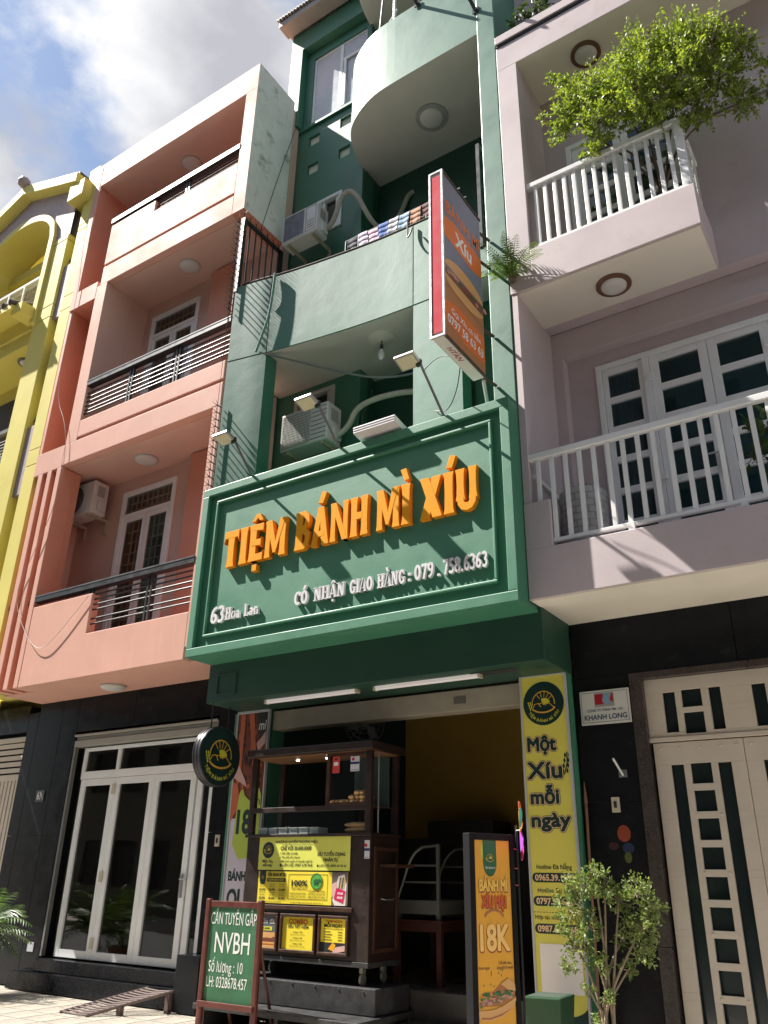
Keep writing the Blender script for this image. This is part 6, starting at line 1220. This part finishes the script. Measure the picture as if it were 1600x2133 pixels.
CN = thing('shop_counter', (-5.4, 10.6, .455), 'dark counter at the back of the shop below the yellow wall', 'counter'); MB().box(-6.5, -3.5, 10.3, 10.9, .456, 2.0).build('body', DARK, CN); MB().box(-6.1, -5.1, 10.35, 10.9, 2.0, 2.22).build('shelf', DARK, CN)
# ================================================================== PLANTS
L_TREE = leafmat('balcony_tree_leaf', (.12, .19, .03, 1), (.31, .37, .07, 1), .4); L_SHRUB = leafmat('shrub_leaf', (.10, .16, .04, 1), (.28, .34, .12, 1), .3); L_PALM = leafmat('palm_leaf', (.035, .085, .02, 1), (.09, .15, .04, 1), .25); L_DARK = leafmat('dark_leaf', (.03, .06, .015, 1), (.08, .14, .03, 1), .25)
BARK = mat('bark', (.16, .115, .08, 1), .8, var=.3, scale=20, bump=.2); BARK_P = mat('pale_bark', (.30, .235, .165, 1), .8, var=.3, scale=20, bump=.2)
def rv3(): 
    while True:
        v = Vector((random.uniform(-1, 1), random.uniform(-1, 1), random.uniform(-1, 1)))
        if .05 < v.length < 1: return v.normalized()
def leaf(mb, p, d, s, w=.5):
    """two-triangle-pair leaf with a fold"""
    d = d.normalized(); sd = d.cross(rv3())
    if sd.length < .1: sd = d.cross(Vector((0, 0, 1.01)))
    sd.normalize(); up = d.cross(sd); t = p+d*s; l = p+d*s*.45+sd*s*w*.5+up*s*.08; r = p+d*s*.45-sd*s*w*.5+up*s*.08
    i = len(mb.v); mb.v += [tuple(p), tuple(r), tuple(t), tuple(l)]; mb.f.append((i, i+1, i+2, i+3)); mb.m.append(0)
def crown(clusters, ntw, nlf, size, flat=1.0, bias=(0, 0, .15), stick=None):
    mb = MB(); tw = MB()
    for (c, r) in clusters:
        c = Vector(c)
        for _ in range(int(ntw*r*r*8)):
            d = rv3(); d.z *= flat; st_ = c+d*r*random.uniform(.15, .6); dd = (d+Vector(bias)+rv3()*.45).normalized(); ln = r*random.uniform(.35, .75)
            if random.random() < .3: tw.tube([c+d*r*.05, st_, st_+dd*ln], .004, 3, cap=False)
            for k_ in range(nlf):
                p = st_+dd*ln*(k_+1)/nlf+rv3()*.012; leaf(mb, p, dd*.5+rv3(), size*random.uniform(.7, 1.25))
    return mb, tw
TR = thing('balcony_tree', (-1.2, 7.62, 7.95), 'bushy light green tree in a black pot on the upper lavender balcony', 'tree')
MB().box(-1.55, -1.02, 7.38, 7.86, 7.955, 8.62).build('pot', mat('black_pot', (.02, .02, .022, 1), .4, var=.2), TR, bevel=.015); MB().box(-1.52, -1.05, 7.41, 7.83, 8.621, 8.64).build('soil', mat('soil', (.05, .035, .025, 1), .95, var=.3, scale=30), TR)
cl = [((-1.95, 7.2, 10.3), .34), ((-1.55, 7.25, 10.45), .45), ((-1.15, 7.2, 10.55), .42), ((-.75, 7.2, 10.5), .4), ((-.42, 7.25, 10.28), .34), ((-.4, 7.3, 9.8), .34), ((-.8, 7.15, 9.95), .45), ((-1.3, 7.1, 9.95), .45), ((-1.75, 7.1, 9.75), .36), ((-2.15, 7.15, 10.15), .24), ((-2.1, 7.25, 10.75), .2), ((-.25, 7.35, 9.35), .22), ((-1.15, 7.2, 9.6), .34), ((-1.85, 7.15, 9.45), .22), ((-.75, 7.25, 9.5), .28), ((-.12, 7.3, 10.1), .2), ((-2.3, 7.15, 9.95), .16), ((.02, 7.3, 9.72), .15), ((.14, 7.3, 9.5), .1), ((-.02, 7.3, 9.3), .12), ((-2.45, 7.15, 10.3), .1), ((-2.3, 7.2, 11.0), .12)]
mb, tw = crown([(c_, r_*random.uniform(.75, 1.1)) for c_, r_ in cl], 105, 16, .048, bias=(0, -.05, -.12)); mb.build('crown', L_TREE, TR); tag(tw.build('twigs', BARK, TR), kind='stuff')
b = MB()
for i in range(7):
    x, y = -1.28+random.uniform(-.06, .06), 7.62+random.uniform(-.06, .06); c = Vector(cl[(i*2+1) % 16][0]); b.tube(smooth3([(x, y, 8.6), (x+.1*(c.x-x), y-.05, 9.0), (x+.45*(c.x-x), (y+c.y)/2, 9.45), c], 2), .02, 6, r2=.007)
b.build('trunk', BARK, TR, smooth=True)
SH = thing('street_shrub', (-2.66, 7.3, 0), 'leafy sunlit shrub with pale stems in front of the black granite', 'shrub')
cl = [((-2.62, 7.2, 1.56), .17), ((-2.74, 7.18, 1.45), .18), ((-2.55, 7.22, 1.45), .18), ((-2.88, 7.2, 1.30), .15), ((-2.45, 7.25, 1.36), .16), ((-2.3, 7.25, 1.42), .15), ((-2.2, 7.3, 1.32), .15), ((-2.3, 7.3, 1.17), .17), ((-2.45, 7.3, 1.1), .15), ((-2.7, 7.2, 1.15), .15), ((-2.93, 7.2, 1.12), .12), ((-2.82, 7.2, .98), .13), ((-2.66, 7.2, .9), .12), ((-2.9, 7.2, .87), .08), ((-2.75, 7.2, .72), .09), ((-2.6, 7.2, .65), .09), ((-2.45, 7.3, .85), .11), ((-2.3, 7.3, .98), .12), ((-2.68, 7.15, .5), .08), ((-2.52, 7.2, .4), .09), ((-2.72, 7.2, .3), .1)]
mb, tw = crown([(c_, r_*random.uniform(.6, 1.05)) for c_, r_ in cl], 260, 9, .036, bias=(0, 0, .3)); mb.build('crown', L_SHRUB, SH); tag(tw.build('twigs', BARK_P, SH), kind='stuff')
b = MB()
for i, c in enumerate(cl[:18:2]):
    c = Vector(c[0]); x = -2.64+random.uniform(-.05, .05); y = 7.28+random.uniform(-.04, .04); b.tube(smooth3([(x, y, .22), (x+random.uniform(-.02, .02), y, .55), (x+.4*(c.x-x), (y+c.y)/2, .9 if c.z > 1 else c.z*.8), c], 2), .017, 6, r2=.006)
b.build('stem', BARK_P, SH, smooth=True); MB().lathe([(.17, 0), (.2, .02), (.24, .24), (.22, .25), (.2, .22)], (-2.65, 7.28, 0), n=24).build('pot', mat('grey_pot', (.2, .19, .18, 1), .7, var=.2), SH, smooth=True)
def frond(mb, p, d, L_, droop, nl, ll, w, m=0):
    """feather leaf: arching midrib with paired leaflets"""
    p = Vector(p); d = Vector(d).normalized(); pts = []; q = p.copy(); v = d.copy(); n = nl
    for k_ in range(n+1): pts.append(q.copy()); q += v*L_/n; v = (v+Vector((0, 0, -droop/n))).normalized()
    mb.tube(pts, .006*L_/.6+.001, 4, r2=.001, cap=False)
    for k_ in range(1, n):
        t_ = (pts[k_+1]-pts[k_-1]).normalized(); sd = t_.cross(Vector((0, 0, 1)))
        if sd.length < .1: sd = Vector((1, 0, 0))
        sd.normalize(); s_ = ll*math.sin(math.pi*min(1, .12+.88*k_/n))**.7
        for g_ in (-1, 1):
            e = (sd*g_+t_*.55+Vector((0, 0, -.25+random.uniform(-.12, .12)))).normalized(); a = pts[k_]; bb = a+e*s_; nrm = e.cross(t_).normalized(); ww = e.cross(nrm)*w*.5
            i = len(mb.v); mid = a+e*s_*.45; mb.v += [tuple(a), tuple(mid+ww), tuple(bb+Vector((0, 0, -s_*.1))), tuple(mid-ww)]; mb.f.append((i, i+1, i+2, i+3)); mb.m.append(m)
FE = thing('wall_fern', (-3.02, 7.17, 8.0), 'wild fern growing on the joint between green column and lavender balcony', 'fern'); b = MB()
for i in range(22):
    a = random.uniform(-math.pi, 0.0); d = Vector((math.cos(a)*.8, math.sin(a)*.6-.15, random.uniform(.25, 1.2))); frond(b, (-3.02+random.uniform(-.04, .04), 7.17, 8.05+random.uniform(-.05, .08)), d, random.uniform(.3, .62), random.uniform(.9, 2.2), 18, .085, .013)
b.build('fronds', leafmat('fern_leaf', (.07, .14, .02, 1), (.17, .26, .045, 1), .35), FE); MB().lathe([(.02, -.08), (.05, -.03), (.05, .05), (.02, .1)], (-3.02, 7.18, 8.03), n=10).build('root_clump', BARK, FE)
def palm(loc, h, n, L_, label, seed):
    random.seed(seed); t = thing('potted_palm', loc, label, 'palm', 'potted palms on the pavement'); b = MB(); loc = Vector(loc)
    for i in range(n):
        a = 2*math.pi*i/n*2.4+random.uniform(-.2, .2); d = Vector((math.cos(a), math.sin(a), random.uniform(.5, 2.2))); frond(b, loc+Vector((0, 0, h)), d, L_*random.uniform(.7, 1.1), random.uniform(1.0, 2.0), 22, .26, .024)
    b.build('fronds', L_PALM, t); MB().tube([loc+Vector((0, 0, .3)), loc+Vector((0, 0, h+.02))], .05, 8, r2=.035).build('trunk', BARK, t); MB().lathe([(.16, 0), (.22, .36), (.2, .37), (.18, .33)], loc, n=20).build('pot', mat('clay_pot', (.22, .09, .05, 1), .7, var=.2), t)
palm((-11.45, 7.25, 0), .62, 24, 1.05, 'potted palm with dark feathery fronds at the left edge of the pavement', 3); palm((-12.4, 5.9, 0), .7, 20, 1.0, 'sunlit potted palm near the kerb left of the glass doors', 5)
random.seed(21)
BP = thing('balcony_plant', (-.62, 7.6, 4.2), 'green leafy plant behind the lower white railing at the right edge', 'plant'); mb, tw = crown([((-.62, 7.55, 5.45), .25), ((-.7, 7.5, 5.15), .22), ((-.5, 7.6, 5.0), .25), ((-.6, 7.5, 4.8), .2)], 45, 7, .09); mb.build('foliage', L_DARK, BP); MB().tube([(-.6, 7.6, 4.5), (-.62, 7.57, 5.4)], .02, 6).build('stem', BARK, BP); MB().lathe([(.16, 0), (.22, .38), (.2, .39), (.18, .35)], (-.6, 7.6, 4.2), n=20).build('pot', mat('clay_pot', (.22, .09, .05, 1)), BP)
TP = thing('roof_plant', (-2.72, 7.45, 12.3), 'dark green plant on top of the lavender house slab', 'plant'); mb, tw = crown([((-2.75, 7.4, 12.6), .22), ((-2.45, 7.4, 12.75), .3), ((-2.1, 7.45, 12.75), .28)], 40, 7, .09); mb.build('foliage', L_DARK, TP); MB().box(-2.9, -1.9, 7.35, 7.65, 12.3, 12.5).build('trough', mat('clay_pot', (.22, .09, .05, 1)), TP); MB().tube([(-2.5, 7.45, 12.45), (-2.45, 7.4, 12.8)], .015, 5).build('stem', BARK, TP)
WP = thing('brick_pot', (-2.62, 7.8, 4.2), 'tall white brick patterned pot with a small succulent on the lower balcony', 'plant pot'); c = (-2.62, 7.8, 4.2)
MB().lathe([(.19, 0), (.25, .5), (.25, 1.12), (.22, 1.13), (.21, 1.08)], c, n=32).build('pot', mat('white_pot', (.42, .42, .41, 1), .6, var=.1), WP, smooth=True); b = MB()
for r_ in range(14):
    z = 4.24+r_*.078; rad = .19+.06*min(1, (z-4.2)/.5)+.003
    for k_ in range(12):
        a0 = (k_+.5*(r_ % 2))*math.pi/6+.03; P = []
        for a in (a0, a0+.16, a0+.31, a0+.46): P.append((c[0]+rad*math.cos(a), c[1]+rad*math.sin(a)))
        for (xa, ya), (xb, yb_) in zip(P, P[1:]): b.face([(xa, ya, z), (xb, yb_, z), (xb, yb_, z+.062), (xa, ya, z+.062)])
tag(b.build('brick_relief', mat('white_pot_brick', (.56, .56, .55, 1), .55, var=.12, scale=20), WP), kind='stuff')
b = MB()
for i in range(14): a = i*2.4; d = Vector((math.cos(a), math.sin(a), random.uniform(.6, 1.6))).normalized(); b.tube([Vector((c[0], c[1], 5.3)), Vector((c[0], c[1], 5.3))+d*.1, Vector((c[0], c[1], 5.3))+d*.16], .02, 5, r2=.003)
b.build('succulent', L_DARK, WP)
